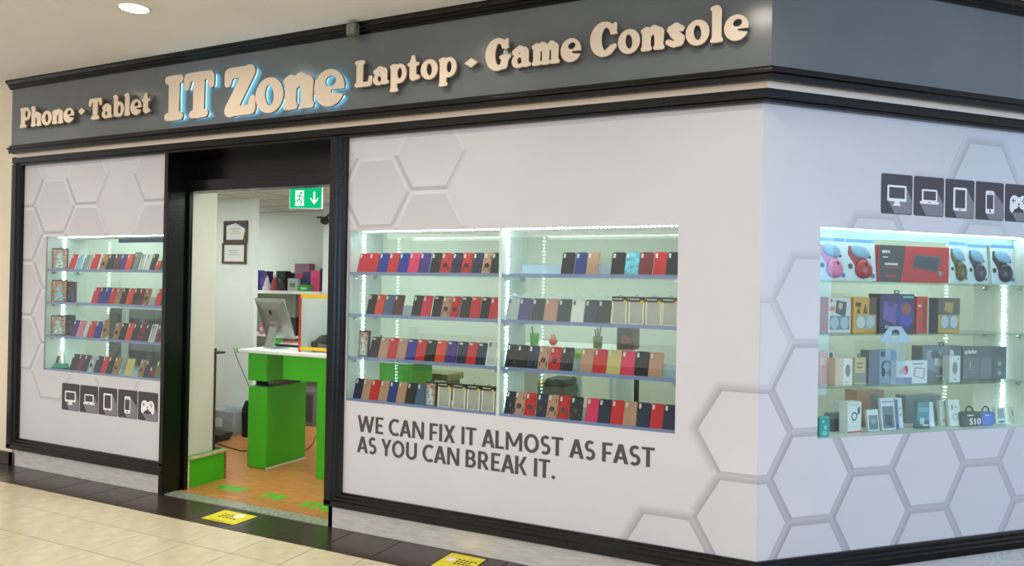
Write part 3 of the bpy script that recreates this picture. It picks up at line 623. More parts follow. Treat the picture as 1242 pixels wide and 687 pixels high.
gadget_box('kraft paper hanging pack with a grey window on the third shelf of the corner window', 1036, 1050, B3, 434, 0.10, 0.03, (206, 184, 140), (200, 178, 134), [('r', 0.05, 0.06, 0.95, 0.42, (136, 152, 148)), ('r', 0.2, 0.6, 0.7, 0.64, (90, 90, 80)), ('r', 0.2, 0.75, 0.7, 0.79, (90, 90, 80))], hook=(90, 92, 84))
gadget_box('blue headset box with a curled cable picture on the third shelf of the corner window', 1053, 1087, B3, 425, 0.10, 0.07, (150, 182, 210), (90, 104, 124), [('r', 0.0, 0.0, 0.38, 1.0, (110, 128, 150)), ('r', 0.42, 0.80, 0.58, 0.96, (50, 76, 116)), ('g', 0.45, 0.18, 0.85, 0.80, (54, 70, 96)), ('o', 0.46, 0.2, 0.6, 0.46, (46, 54, 70)), ('o', 0.72, 0.2, 0.86, 0.46, (46, 54, 70)), ('p', 0.78, 0.3, 1.0, 1.0, (84, 128, 176))])
gadget_box('white cable box with red gem and tablet drawing, third shelf of corner window', 1086, 1125, B3, 438, 0.050, 0.04, (224, 230, 236), (214, 222, 230), [('r', 0.0, 0.0, 0.5, 0.28, (120, 140, 180)), ('o', 0.22, 0.4, 0.38, 0.8, (196, 70, 84)), ('t', 0.06, 0.45, 0.34, 0.78, (226, 160, 170)), ('p', 0.55, 0.2, 0.92, 0.72, (150, 158, 170)), ('p', 0.585, 0.25, 0.88, 0.67, (226, 230, 236)), ('r', 0.52, 0.84, 0.86, 0.88, (110, 116, 126))])
gadget_box('large grey gaming kit box with a figure on the third shelf of the corner window', 1117, 1166, B3, 420, 0.12, 0.08, (118, 130, 140), (92, 104, 112), [('p', 0.08, 0.2, 0.5, 0.9, (146, 162, 176)), ('o', 0.22, 0.62, 0.44, 0.9, (88, 104, 114)), ('p', 0.3, 0.4, 0.55, 0.66, (196, 208, 214)), ('r', 0.35, 0.12, 0.6, 0.17, (176, 190, 204)), ('r', 0.75, 0.0, 1.0, 1.0, (98, 110, 116)), ('p', 0.7, 0.5, 0.8, 0.9, (200, 212, 214))], hook=(30, 34, 36))
gadget_box('white mouse box before the grey boxes, third shelf of corner window', 1151, 1164.5, B3, 432, 0.05, 0.05, (214, 226, 226), (204, 216, 216), [('o', 0.28, 0.3, 0.74, 0.78, (140, 144, 146)), ('r', 0.4, 0.1, 0.65, 0.13, (90, 100, 100)), ('o', 0.74, 0.86, 0.86, 0.92, (110, 120, 120))])
gadget_box('long dark grey carton with white script on the third shelf of the corner window', 1166, 1221, B3, 421, 0.13, 0.08, (98, 112, 118), (84, 96, 102), [('r', 0.02, 0.04, 0.36, 0.66, (112, 126, 132)), ('r', 0.40, 0.04, 0.66, 0.66, (116, 130, 136)), ('r', 0.70, 0.04, 0.98, 0.66, (108, 124, 130)), ('o', 0.80, 0.4, 0.88, 0.54, (170, 184, 192)), ('o', 0.80, 0.12, 0.88, 0.26, (170, 184, 192)), ('r', 0.16, 0.36, 0.18, 0.58, (180, 190, 196)), ('r', 0.1, 0.3, 0.26, 0.32, (150, 160, 166))],
           texts=[('qdafer', 0.03, 0.76, 0.32, 0.92, (238, 244, 246))])
gadget_box('small teal pack in the left end of the corner window floor', 993.5, 1006, B4, 506, 0.04, 0.03, (40, 168, 168), (30, 150, 150), [('o', 0.25, 0.06, 0.8, 0.30, (130, 210, 205)), ('r', 0.46, 0.36, 0.54, 0.56, (190, 230, 226)), ('r', 0.62, 0.36, 0.70, 0.56, (190, 230, 226)), ('o', 0.3, 0.7, 0.45, 0.82, (200, 236, 232))])
gadget_box('dark grey carton on the corner window floor behind the teal pack', 1006, 1026, B4, 502, 0.165, 0.05, (98, 112, 112), (88, 100, 100), [('r', 0.3, 0.3, 0.9, 0.7, (84, 98, 98))])
gadget_box('white ring lamp box with a red stripe on the corner window floor', 1026, 1046, B4, 488, 0.08, 0.06, (226, 234, 236), (214, 222, 226), [('r', 0.0, 0.02, 1.0, 0.07, (210, 80, 70)), ('g', 0.25, 0.36, 0.70, 0.72, (60, 84, 116)), ('r', 0.72, 0.6, 0.88, 0.82, (70, 100, 110)), ('r', 0.1, 0.9, 0.8, 0.94, (190, 200, 206))], yaw=0.15)
gadget_box('white upper carton resting behind the ring lamp box in the corner window', 1017, 1028, B4, 488, 0.22, 0.05, (220, 230, 234), (214, 222, 226), [('o', 0.3, 0.7, 0.5, 0.8, (70, 90, 120)), ('o', 0.6, 0.68, 0.9, 0.82, (70, 90, 120))])
gadget_box('brown cardboard box at the back of the corner window floor', 1038, 1072, B4, 474, 0.26, 0.10, (190, 146, 112), (182, 138, 104), [('r', 0.5, 0.4, 0.8, 0.9, (120, 140, 140))])
gadget_box('small white framed pack on the corner window floor before the brown box', 1053, 1067, B4, 498, 0.09, 0.02, (214, 226, 228), (200, 212, 214), [('r', 0.1, 0.08, 0.9, 0.74, (110, 132, 140)), ('o', 0.3, 0.3, 0.7, 0.6, (140, 160, 166))], lean=0.12)
gadget_box('tall white framed cable pack leaning on the corner window floor', 1070, 1087, B4, 484, 0.10, 0.02, (210, 224, 232), (200, 212, 220), [('r', 0.08, 0.06, 0.92, 0.74, (104, 130, 146)), ('p', 0.2, 0.12, 0.8, 0.5, (60, 78, 92)), ('r', 0.1, 0.84, 0.9, 0.90, (150, 176, 196))], lean=0.12)
gadget_box('slim white and blue carton beside the tall cable pack in the corner window', 1087, 1096, B4, 484, 0.12, 0.03, (206, 222, 234), (190, 206, 220), [('r', 0.0, 0.0, 0.4, 0.95, (90, 116, 156)), ('o', 0.55, 0.6, 0.85, 0.7, (150, 170, 190)), ('o', 0.55, 0.4, 0.85, 0.5, (150, 170, 190))], lean=0.10)
gadget_box('large grey carton at the back of the corner window floor', 1097, 1141, B4, 480, 0.28, 0.08, (126, 142, 142), (112, 128, 128), [('r', 0.3, 0.1, 0.32, 0.9, (104, 118, 118))])
gadget_box('teal and grey phone-accessory box on the corner window floor', 1112, 1127, B4, 488, 0.10, 0.03, (92, 150, 168), (80, 136, 150), [('r', 0.0, 0.0, 1.0, 0.3, (84, 104, 112)), ('p', 0.2, 0.12, 0.6, 0.42, (150, 214, 222)), ('p', 0.0, 0.6, 1.0, 0.8, (110, 180, 196)), ('r', 0.5, 0.1, 0.9, 0.15, (220, 232, 236))])
gadget_box('slim white earphone carton beside the teal accessory box in the corner window', 1127.5, 1134, B4, 489, 0.11, 0.03, (214, 226, 236), (206, 220, 230), [('p', 0.2, 0.05, 0.9, 0.2, (236, 242, 246))], lean=0.12)
gadget_box('clear and white cable pack leaning on the corner window floor', 1152, 1166, B4, 486, 0.10, 0.02, (222, 230, 228), (206, 218, 214), [('g', 0.3, 0.2, 0.8, 0.5, (170, 182, 182)), ('r', 0.25, 0.64, 0.38, 0.8, (120, 132, 134)), ('r', 0.55, 0.7, 0.8, 0.74, (150, 160, 162))], lean=0.12)
gadget_box('pale translucent pack left of the leaning cable pack in the corner window', 1141, 1151, B4, 487, 0.13, 0.02, (196, 210, 200), (190, 204, 196), [('p', 0.2, 0.1, 0.8, 0.3, (206, 150, 150))], lean=0.12)
gadget_box('white hanging pack with a phone picture on the corner window floor', 1208, 1221, B4, 495, 0.09, 0.02, (222, 230, 226), (206, 216, 212), [('r', 0.2, 0.35, 0.8, 0.9, (160, 178, 182)), ('o', 0.2, 0.06, 0.8, 0.2, (90, 130, 160))], lean=0.1)
gadget_box('white power adapter pack at the right end of the corner window floor', 1228, 1238, B4, 494, 0.09, 0.02, (220, 228, 226), (206, 216, 212), [('r', 0.3, 0.4, 0.85, 0.8, (100, 116, 124)), ('o', 0.3, 0.06, 0.8, 0.26, (110, 120, 180))], lean=0.1)
gadget_box('green topped flat box behind the long dark carton in the corner window', 1196, 1214, B3, 421, 0.24, 0.06, (96, 140, 110), (90, 130, 100), [('r', 0.2, 0.5, 0.9, 0.8, (140, 190, 150))])
def speaker(label, px0, px1, py_top, rgb, txt):
    d = 0.08; u0, u1 = u_at(px0, B4, d), u_at(px1, B4, d); a = (u1-u0)/2; h = pb(px0, py_top, d)[1]-B4
    t = thing('speaker', label, 'speaker', FB, ((u0+u1)/2, d, B4+0.0008), 'portable speakers in the corner window')
    b = plate(-a, a, 0, h, 0.012, 0.0, 0.05, 0.004); obj('body', b, tone(rgb, 0.5), t)
    obj('grille', plate(-a+0.006, a-0.006, 0.006, h-0.006, 0.008, -0.002, 0.001, 0.001), tone(tuple(min(255, int(v*1.12)) for v in rgb), 0.7), t)
    obj('carry_loop', MB().tube([(-0.03, 0.02, h-0.004), (-0.025, 0.02, h+0.022), (0, 0.02, h+0.036), (0.025, 0.02, h+0.022), (0.03, 0.02, h-0.004)], 0.005, 8), tone((60, 76, 84), 0.5), t)
    if txt: fit_text(txt, 'lettering', tone((236, 240, 240)), t, None, -a+0.35*2*a, a-0.06*2*a, 0.12*h, 0.58*h, -0.005, bold=0.02)
    obj('brand_mark', MB().box(-a*0.5, a*0.1, -0.0035, -0.001, h*0.74, h*0.82), tone((226, 232, 236)), t)
speaker('black portable speaker marked S10 on the corner window floor', 1167, 1190, 501, (70, 84, 84), 'S10')
speaker('blue portable speaker on the corner window floor', 1190.5, 1206, 501, (86, 120, 196), None)
# boxed computer mice hanging cards on the top shelf
def mouse_pack(label, px0, px1, py_top, rgb, big=False):
    d = 0.09; u0, u1 = u_at(px0, B1, d), u_at(px1, B1, d); u1 = min(u1, 2.046); a = (u1-u0)/2; h = pb((px0+px1)/2, py_top, d)[1]-B1
    t = thing('mouse_pack', label, 'mouse pack', FB, ((u0+u1)/2, d, B1+0.004), 'blister-packed computer mice', rx=-0.08)
    obj('backing_card', plate(-a, a, 0, h, 0.006, 0.0, 0.003, 0.001), tone((206, 222, 230)), t)
    obj('header_strip', MB().box(-a+0.004, a-0.004, -0.0008, 0.0004, h*0.90, h*0.985), tone((88, 150, 214)), t)
    # swooping coloured field on the card
    pts = []
    for i in range(17):
        s = i/16; pts.append((-0.80*a+1.25*a*s**0.8, h*(0.82-0.38*s+0.10*math.sin(s*math.pi))))
    low = [(0.62*a, h*0.10), (0.1*a, h*0.04), (-0.3*a, h*0.10), (-0.42*a, h*0.36), (-0.86*a, h*0.62)]
    obj('colour_swoosh', MB().prism(list(reversed(pts))+list(reversed(low)), -0.0012, -0.0004), tone(rgb, 0.3), t)
    m = MB(); n = 16; rs = []
    for i in range(9):
        s = -1+2*(i+0.5)/9; k = math.sqrt(max(0, 1-s*s))
        rs.append([(0.12*a+0.56*a*k*math.cos(2*math.pi*j/n)*(1-0.12*s), -0.004-0.030*k*max(0, math.sin(2*math.pi*j/n)), h*0.28+h*0.24*s) for j in range(n)])
    m.rings(rs); obj('mouse_body', m, tone(rgb, 0.2), t, smooth=True)
    obj('scroll_wheel', MB().box(0.08*a, 0.18*a, -0.038, -0.030, h*0.34, h*0.42), tone((30, 30, 34), 0.4), t)
    b = MB(); rs = []
    for i in range(7):
        s = -1+2*(i+0.5)/7; k = math.sqrt(max(0, 1-s*s))
        rs.append([(-0.02*a+0.66*a*k*math.cos(2*math.pi*j/n), -0.002-0.014*k*max(0, math.sin(2*math.pi*j/n)), h*0.68+h*0.16*s+0.10*h*(-k*math.cos(2*math.pi*j/n)*0.5)) for j in range(n)])
    b.rings(rs); obj('blister_dome', b, film('blue_blister', (150, 196, 226), 0.75, 0.1), t, smooth=True)
    obj('dark_sticker', MB().disc_y(-0.72*a, -0.002, -0.0004, h*0.34, 0.11*a*1.4, 12), tone((58, 66, 70)), t)
    obj('blue_badge', MB().disc_y(0.76*a, -0.002, -0.0004, h*0.12, 0.14*a, 12), tone((56, 110, 160)), t)
    obj('clear_dot', MB().disc_y(0.58*a, -0.006, -0.0004, h*0.56, 0.07*a, 10), tone((36, 40, 46)), t)
mouse_pack('pink computer mouse in a clear blister pack on the top shelf of the corner window', 993, 1027, 288, (220, 120, 170))
mouse_pack('red computer mouse in a clear blister pack on the top shelf of the corner window', 1027, 1063, 290, (166, 36, 44))
mouse_pack('olive green computer mouse in a clear blister pack beside the keyboard carton', 1153, 1175, 293, (84, 88, 44))
mouse_pack('dark navy computer mouse in a narrow blister pack in the corner window', 1175, 1199, 296, (46, 52, 72))
mouse_pack('black computer mouse in a large blister pack at the right of the corner window', 1203, 1238, 297, (32, 38, 52))
# blue-white reflection in the glass, modelled as a card hooked below the second shelf
u0, z0 = pb(1086, 413, 0.0125)
t = thing('reflection_card', 'pale blue reflection built as a holed card below the dark blue headset box', 'reflection shape', FB, (u0, 0.0125, B3+0.0008), GB)
hz = z0-B3
obj('reflection_tab', MB().box(-0.03, 0.03, 0.0, 0.05, B2-B3+0.0006, B2-B3+0.0016), film('reflection_blue', (190, 220, 246), 0.8), t)
obj('card', MB().box(-0.075, 0.075, 0.0, 0.002, 0.0, hz), film('reflection_clear', (170, 205, 232), 0.18), t)
a = MB()
outer = [(-0.115, hz-0.012), (0.115, hz-0.012), (0.115, hz), (0.05, hz+0.075), (-0.05, hz+0.075), (-0.115, hz)]
a.prism(outer[:2]+[(0.115, hz), (-0.115, hz)], -0.001, 0.002)
hole = [(0.032*math.cos(t_), hz+0.038+0.026*math.sin(t_)) for t_ in [2*math.pi*i/16 for i in range(16)]]
rim = []
for (hx, hzz) in hole:
    zz = hzz-(hz+0.038); sc = 10
    for (p, q) in (((-0.115, hz), (0.115, hz)), ((0.115, hz), (0.05, hz+0.075)), ((0.05, hz+0.075), (-0.05, hz+0.075)), ((-0.05, hz+0.075), (-0.115, hz))):
        dx, dz = hx, zz; ex, ez = q[0]-p[0], q[1]-p[1]; den = dx*ez-dz*ex
        if abs(den) > 1e-9:
            cx, cz = 0.0, hz+0.038
            tt = ((p[0]-cx)*ez-(p[1]-cz)*ex)/den; ss = ((p[0]-cx)*dz-(p[1]-cz)*dx)/den
            if tt > 0 and -1e-6 <= ss <= 1+1e-6: sc = min(sc, tt)
    rim.append((hx*sc, hz+0.038+zz*sc))
R = [[(x, y, z) for x, z in Lp] for Lp, y in ((rim, 0.002), (rim, -0.001), (hole, -0.001), (hole, 0.002))]
a.rings(R+[R[0]], cap=False)
obj('hanger', a, film('reflection_blue', (190, 220, 246), 0.8), t)  # holed outline of the reflection, drawn as tinted film

# ================================================================== PRINT ON THE PANELS
def clip_poly(poly, x0, x1, z0, z1):
    def cut(P, f):
        o = []
        for i in range(len(P)):
            a, b = P[i], P[(i+1) % len(P)]; fa, fb = f(a), f(b)
            if fa >= 0: o.append(a)
            if (fa >= 0) != (fb >= 0):
                t = fa/(fa-fb); o.append(tuple(a[k]+(b[k]-a[k])*t for k in range(len(a))))
        return o
    for f in (lambda p: p[0]-x0, lambda p: x1-p[0], lambda p: p[1]-z0, lambda p: z1-p[1]):
        poly = cut(poly, f)
        if len(poly) < 3: return []
    return poly
def pieces(x0, x1, w):
    return [(x0, w[0], ZB, ZT), (w[1], x1, ZB, ZT), (w[0], w[1], ZB, WZ0), (w[0], w[1], WZ1, ZT)]
PIECES = {'L': (pn_l, FA, pieces(XL0, XL1, WL)), 'M': (pn_m, FA, pieces(XR0, 0.0, WM)), 'B': (pn_b, FB, pieces(0.0, BEND, WBu))}
def hexv(cx, cz, R): return [(cx+R*math.cos(math.pi/3*i), cz+R*math.sin(math.pi/3*i)) for i in range(6)]
HEXN = [0]
def hex_print(cx, cz, style, strength, panels, lattice):
    """one printed hexagon: lighter face and a printed groove round it"""
    Ri = 0.257; H = 0.497; HEXN[0] += 1; yo = -0.0005-0.00004*HEXN[0]
    def shade(k): return tuple(max(0, min(255, v*(1-(1-k)*strength))) for v in PANEL_RGB)
    V = hexv(cx, cz, Ri); polys = []
    if style == 'deep': face = [1.02, 1.0, 0.985, 0.985, 1.02, 1.03]; mid = 1.0; band = [0.83, 0.81, 0.77, 0.79, 0.86, 0.87]
    else: face = [0.975, 0.955, 0.955, 0.985, 1.01, 1.01]; mid = 0.975; band = [1.02, 1.05, 1.03, 0.84, 0.82, 0.86]
    for i in range(6):
        j = (i+1) % 6
        polys.append([(*V[i], *shade(face[i])), (*V[j], *shade(face[j])), (cx, cz, *shade(mid))])
        an = math.pi/3*i+math.pi/6; nx, nz = cx+H*math.cos(an), cz+H*math.sin(an)
        near = any(abs(nx-a)+abs(nz-b) < 0.12 for a, b in lattice)
        w = 0.026 if near else (0.06 if style == 'deep' else 0.030)
        k = (Ri*math.sqrt(3)/2+w)/(Ri*math.sqrt(3)/2)
        O = hexv(cx, cz, Ri*k)
        e = (band[i]*2+1)/3 if near else 1.0
        polys.append([(*V[i], *shade(band[i])), (*O[i], *shade(e)), (*O[j], *shade(e)), (*V[j], *shade(band[i]))])
    for p in panels:
        par, fr, rects = PIECES[p]; vs, fs, cs_ = [], [], []
        for poly in polys:
            for r in rects:
                q = clip_poly(poly, *r)
                if len(q) >= 3:
                    o = len(vs); vs += [(a[0], yo, a[1]) for a in q]; fs.append(tuple(range(o, o+len(q)))); cs_ += [a[2:5] for a in q]
        if not fs: continue
        me = bpy.data.meshes.new('hexagon_print'); me.from_pydata(vs, [], fs); me.update()
        at = me.color_attributes.new('ink', 'FLOAT_COLOR', 'POINT')
        for i, c in enumerate(cs_): at.data[i].color = L3(c)
        link('hexagon_print', me, M_INK, par)
hx = lambda i: -0.07+0.4305*i
deep = [(hx(0), .955, 1), (hx(0), .458, 1), (hx(-1), .207, 1), (hx(1), 1.70, .6), (hx(1), 1.203, .9), (hx(1), .706, 1), (hx(1), .209, 1), (hx(2), .458, 1), (hx(2), .955, 1), (hx(2), 1.949, .6),
        (hx(3), .706, .9), (hx(3), .209, .9), (hx(3), 2.197, .5), (hx(4), .458, .8), (hx(4), .955, .8), (hx(4), 2.446, .7), (hx(4), 1.949, .5), (hx(5), .706, .7), (hx(5), .209, .7), (hx(0), 1.452, .35)]
lat = [(a, b) for a, b, c in deep if c > .4]
for a, b, s in deep: hex_print(a, b, 'deep', s, ['M', 'B'] if a < 0.3 and (a, s) != (hx(0), .35) else ['B'], lat)
lm = [(-2.141, 2.625), (-2.578, 2.376), (-2.141, 2.128), (-3.01, 2.625), (-3.01, 2.128)]
for a, b in lm: hex_print(a, b, 'lip', 1.0, ['M'], lm)
ll = [(-5.65, 2.633), (-6.085, 2.385), (-5.65, 2.136), (-6.525, 2.633), (-6.525, 2.136), (-6.085, 1.888), (-6.525, 1.639), (-6.085, 1.391), (-6.525, 1.142), (-6.085, 0.894), (-4.775, 2.633), (-4.775, 2.136), (-5.21, 0.894), (-4.775, 0.645)][:13]
for a, b in ll: hex_print(a, b, 'lip', 1.0, ['L'], ll)

# slogan in heavy sans capitals cut from vinyl
def sans_letter(ch):
    """strokes of one capital as convex (x, z) polygons on a cap height of 1; returns polygons, width"""
    t, P = 0.185, []
    def R(x0, x1, z0, z1): P.append([(x0, z0), (x1, z0), (x1, z1), (x0, z1)])
    def D(xb, zb, xt, zt, w=0.198): P.append([(xb, zb), (xb+w, zb), (xt+w, zt), (xt, zt)])
    def arc(cx, cz, rx, rz, a0, a1, tx=0.185, tz=0.165, n=16):
        for i in range(n):
            p, q = math.radians(a0+(a1-a0)*i/n), math.radians(a0+(a1-a0)*(i+1)/n)
            P.append([(cx+rx*math.cos(p), cz+rz*math.sin(p)), (cx+rx*math.cos(q), cz+rz*math.sin(q)),
                      (cx+(rx-tx)*math.cos(q), cz+(rz-tz)*math.sin(q)), (cx+(rx-tx)*math.cos(p), cz+(rz-tz)*math.sin(p))])
    w = dict(A=.76, B=.62, C=.68, E=.52, F=.51, I=.185, K=.67, L=.50, M=.92, N=.74, O=.82, R=.65, S=.55, T=.62, U=.70, W=1.12, X=.70, Y=.68).get(ch, .2)
    if ch == 'A': D(0, 0, (w-.21)/2, 1); D(w-.198, 0, (w-.186)/2, 1); R(.16, w-.16, .22, .36)
    elif ch == 'B': R(0, t, 0, 1); R(t, .30, .85, 1); R(t, .33, .45, .59); R(t, .33, 0, .15); arc(.29, .725, .285, .275, -90, 90, tz=.14); arc(.31, .295, .31, .295, -90, 90, tz=.145)
    elif ch == 'C': arc(.43, .5, .43, .515, 52, 308, n=22)
    elif ch == 'E': R(0, t, 0, 1); R(t, w, .86, 1); R(t, w-.06, .43, .57); R(t, w, 0, .14)
    elif ch == 'F': R(0, t, 0, 1); R(t, w, .86, 1); R(t, w-.06, .40, .54)
    elif ch == 'I': R(0, t, 0, 1)
    elif ch == 'K': R(0, t, 0, 1); D(.20, .46, w-.20, 1, .18); D(w-.19, 0, .17, .56, .19)
    elif ch == 'L': R(0, t, 0, 1); R(t, w, 0, .145)
    elif ch == 'M': R(0, .17, 0, 1); R(w-.17, w, 0, 1); D(w/2-.085, .22, .0, 1, .17); D(w/2-.085, .22, w-.17, 1, .17)
    elif ch == 'N': R(0, .17, 0, 1); R(w-.17, w, 0, 1); D(w-.20, 0, .0, 1, .20)
    elif ch == 'O': arc(w/2, .5, w/2, .515, 0, 360, n=28)
    elif ch == 'R': R(0, t, 0, 1); R(t, .30, .855, 1); R(t, .30, .37, .51); arc(.29, .685, .30, .315, -90, 90, tz=.145); D(w-.20, 0, .20, .44, .20)
    elif ch == 'S': arc(.28, .715, .265, .305, 40, 270, tx=.17); arc(.27, .285, .28, .305, 90, -140, tx=.17)
    elif ch == 'T': R((w-t)/2, (w+t)/2, 0, .86); R(0, w, .86, 1)
    elif ch == 'U': R(0, .18, .34, 1); R(w-.18, w, .34, 1); arc(w/2, .34, w/2, .355, 180, 360, tx=.18)
    elif ch == 'W':
        D(.215, 0, 0, 1, .185); D(.215, 0, w/2-.0925, 1, .185); D(w-.40, 0, w/2-.0925, 1, .185); D(w-.40, 0, w-.185, 1, .185)
    elif ch == 'X': D(0, 0, w-.20, 1, .20); D(w-.20, 0, 0, 1, .20)
    elif ch == 'Y': R((w-t)/2, (w+t)/2, 0, .42); D((w-t)/2, .40, 0, 1, .18); D((w-t)/2, .40, w-.18, 1, .18)
    elif ch == '.': arc(.10, .095, .10, .10, 0, 360, tx=.099, tz=.099, n=12)
    return P, w
def slogan(body, x0, x1, z0, z1):
    x = 0.0; items = []
    OPEN = {'A': 0.06, 'T': 0.04, 'Y': 0.06, 'W': 0.03, 'L': 0.03, 'F': 0.03, 'X': 0.03, 'K': 0.03, 'O': 0.02, 'C': 0.02, 'S': 0.03}
    for n, ch in enumerate(body):
        if ch == ' ': x += 0.27; continue
        if n and body[n-1] != ' ': x += 0.115-OPEN.get(ch, 0)-OPEN.get(body[n-1], 0)
        elif n: x += 0.10-OPEN.get(ch, 0)
        polys, w = sans_letter(ch); items.append((x, polys)); x += w
    x -= 0.0; sx = (x1-x0)/x; sz = z1-z0; m = MB()
    for xo, polys in items:
        for k, poly in enumerate(polys):
            y = -0.0022-0.00003*(k % 7)
            o = len(m.v); m.v += [(x0+(xo+a)*sx, y, z0+b*sz) for a, b in poly]; m.f.append(tuple(range(o, o+len(poly)))); m.mi.append(0)
    me = bpy.data.meshes.new('slogan_line'); me.from_pydata(m.v, [], m.f); me.update()
    link('slogan_line', me, M_DARKTXT, pn_m)
zt1, zb1 = pa(434.4, 503.6)[1], pa(443, 524.6)[1]
slogan('WE CAN FIX IT ALMOST AS FAST', pa(434.2, 504)[0], pa(794.3, 545)[0], zb1, zt1)
zb2 = pa(433, 548.6)[1]; zt2 = zb2+(zt1-zb1)
slogan('AS YOU CAN BREAK IT.', pa(433, 548)[0], pa(673.5, 578)[0], zb2, zt2)

# icon tiles
ICW = 0.236
M_ICON, M_ICSH, M_ICW, M_ICD = tone((62, 57, 63), 0.45), tone((128, 124, 130), 0.45), tone((238, 236, 238), 0.45), tone((70, 64, 70), 0.45)
def icon(kind, fr, x, z, label):
    t = thing('icon_sticker', label, 'icon', fr, (x, 0, z), 'device icon stickers')
    s = ICW
    obj('tile_face', plate(-s/2, s/2, 0, s, 0.012, -0.0024, -0.0006, 0.0006), M_ICON, t)
    def P(pts): return [((a-0.5)*s, b*s) for a, b in pts]
    def lay(name, polys, k, m):
        mb = MB()
        for i, q in enumerate(polys): mb.prism(P(q), -0.0026-0.0005*k-0.00006*i, -0.0022+0.00005*i)
        obj(name, mb, m, t)
    R = lambda x0, x1, z0, z1, r=0.03: rrect(x0, x1, z0, z1, r, 3)
    if kind == 'monitor':
        lay('long_shadow', [[(0.22, 0.34), (0.42, 0.02), (0.98, 0.02), (0.98, 0.36), (0.80, 0.68), (0.78, 0.34)]], 1, M_ICSH)
        lay('pictogram', [R(0.19, 0.80, 0.32, 0.72), [(0.42, 0.24), (0.58, 0.24), (0.58, 0.33), (0.42, 0.33)], [(0.38, 0.21), (0.62, 0.21), (0.62, 0.25), (0.38, 0.25)]], 2, M_ICW)
        lay('screen', [R(0.245, 0.745, 0.395, 0.67, 0.015)], 3, M_ICD)
    elif kind == 'laptop':
        lay('long_shadow', [[(0.20, 0.33), (0.40, 0.02), (0.98, 0.02), (0.98, 0.34), (0.76, 0.66), (0.80, 0.33)]], 1, M_ICSH)
        lay('pictogram', [R(0.26, 0.77, 0.36, 0.68), R(0.20, 0.83, 0.31, 0.375, 0.02)], 2, M_ICW)
        lay('screen', [R(0.31, 0.72, 0.41, 0.635, 0.015), [(0.47, 0.345), (0.56, 0.345), (0.56, 0.36), (0.47, 0.36)]], 3, M_ICD)
    elif kind == 'tablet':
        lay('long_shadow', [[(0.28, 0.20), (0.40, 0.02), (0.98, 0.02), (0.98, 0.42), (0.73, 0.78), (0.73, 0.20)]], 1, M_ICSH)
        lay('pictogram', [R(0.27, 0.73, 0.19, 0.79, 0.035)], 2, M_ICW)
        lay('screen', [R(0.33, 0.67, 0.26, 0.73, 0.01), R(0.475, 0.525, 0.205, 0.24, 0.015)], 3, M_ICD)
    elif kind == 'phone':
        lay('long_shadow', [[(0.36, 0.19), (0.47, 0.02), (0.98, 0.02), (0.98, 0.44), (0.64, 0.76), (0.64, 0.19)]], 1, M_ICSH)
        lay('pictogram', [R(0.35, 0.65, 0.17, 0.77, 0.045)], 2, M_ICW)
        lay('screen', [R(0.385, 0.615, 0.29, 0.665, 0.01), R(0.465, 0.535, 0.20, 0.26, 0.025), R(0.44, 0.56, 0.70, 0.715, 0.006)], 3, M_ICD)
    else:
        lay('long_shadow', [[(0.24, 0.24), (0.42, 0.02), (0.98, 0.02), (0.98, 0.30), (0.78, 0.66), (0.78, 0.26)]], 1, M_ICSH)
        C = [(cx+r*math.cos(2*math.pi*i/12)) for cx, r in ((0, 1),) for i in range(12)]
        el = lambda cx, cz, rx, rz: [(cx+rx*math.cos(2*math.pi*i/14), cz+rz*math.sin(2*math.pi*i/14)) for i in range(14)]
        lay('pictogram', [el(0.34, 0.52, 0.17, 0.19), el(0.66, 0.52, 0.17, 0.19), R(0.32, 0.68, 0.42, 0.66, 0.04), el(0.25, 0.38, 0.085, 0.14), el(0.75, 0.38, 0.085, 0.14)], 2, M_ICW)
        lay('buttons', [[(0.285, 0.50), (0.315, 0.50), (0.315, 0.62), (0.285, 0.62)], [(0.24, 0.545), (0.36, 0.545), (0.36, 0.575), (0.24, 0.575)], el(0.64, 0.56, 0.024, 0.024), el(0.72, 0.56, 0.024, 0.024), el(0.68, 0.61, 0.024, 0.024), el(0.68, 0.51, 0.024, 0.024), el(0.50, 0.47, 0.03, 0.03)], 3, M_ICD)
KI = ('monitor', 'laptop', 'tablet', 'phone', 'gamepad')
x0, z0 = pa(75, 497, 0); x5, z5 = pa(172, 509, 0)
xi = pa(191.5, 500, 0)[0]
for i, k in enumerate(KI):
    icon(k, FA, x0+ICW/2+i*(xi-ICW-x0)/4, 0.578, 'dark grey square with white %s icon, below the left display window' % k)
ub = pb(1068.5, 235, 0)[0]
for i, k in enumerate(KI):
    icon(k, FB, ub+ICW/2+i*0.2475, 2.207, 'dark grey square with white %s icon, above the corner display window' % k)

# ================================================================== RAISED SIGN LETTERS
def seg(x, z, a, b):                        # tapered capsule distance
    ax, az, ra = a; bx, bz, rb = b; dx, dz = bx-ax, bz-az; L2 = dx*dx+dz*dz+1e-9
    t = np.clip(((x-ax)*dx+(z-az)*dz)/L2, 0, 1); return np.hypot(x-ax-t*dx, z-az-t*dz)-(ra+(rb-ra)*t)
def ell(x, z, cx, cz, rx, rz, rot=0.0):
    c, s = math.cos(rot), math.sin(rot); u, v = (x-cx)*c+(z-cz)*s, -(x-cx)*s+(z-cz)*c
    k = np.hypot(u/rx, v/rz); return (k-1)*min(rx, rz)
def line(pts): return [('s', a, b) for a, b in zip(pts[:-1], pts[1:])]
def foot(x0, x1, z=0.065, r=0.065): return [('s', (x0, z, r), (x1, z, r))]
NARCH = lambda x: line([(x, 0.46, 0.10), (x+0.19, 0.60, 0.115), (x+0.34, 0.50, 0.14), (x+0.34, 0.129, 0.125)])
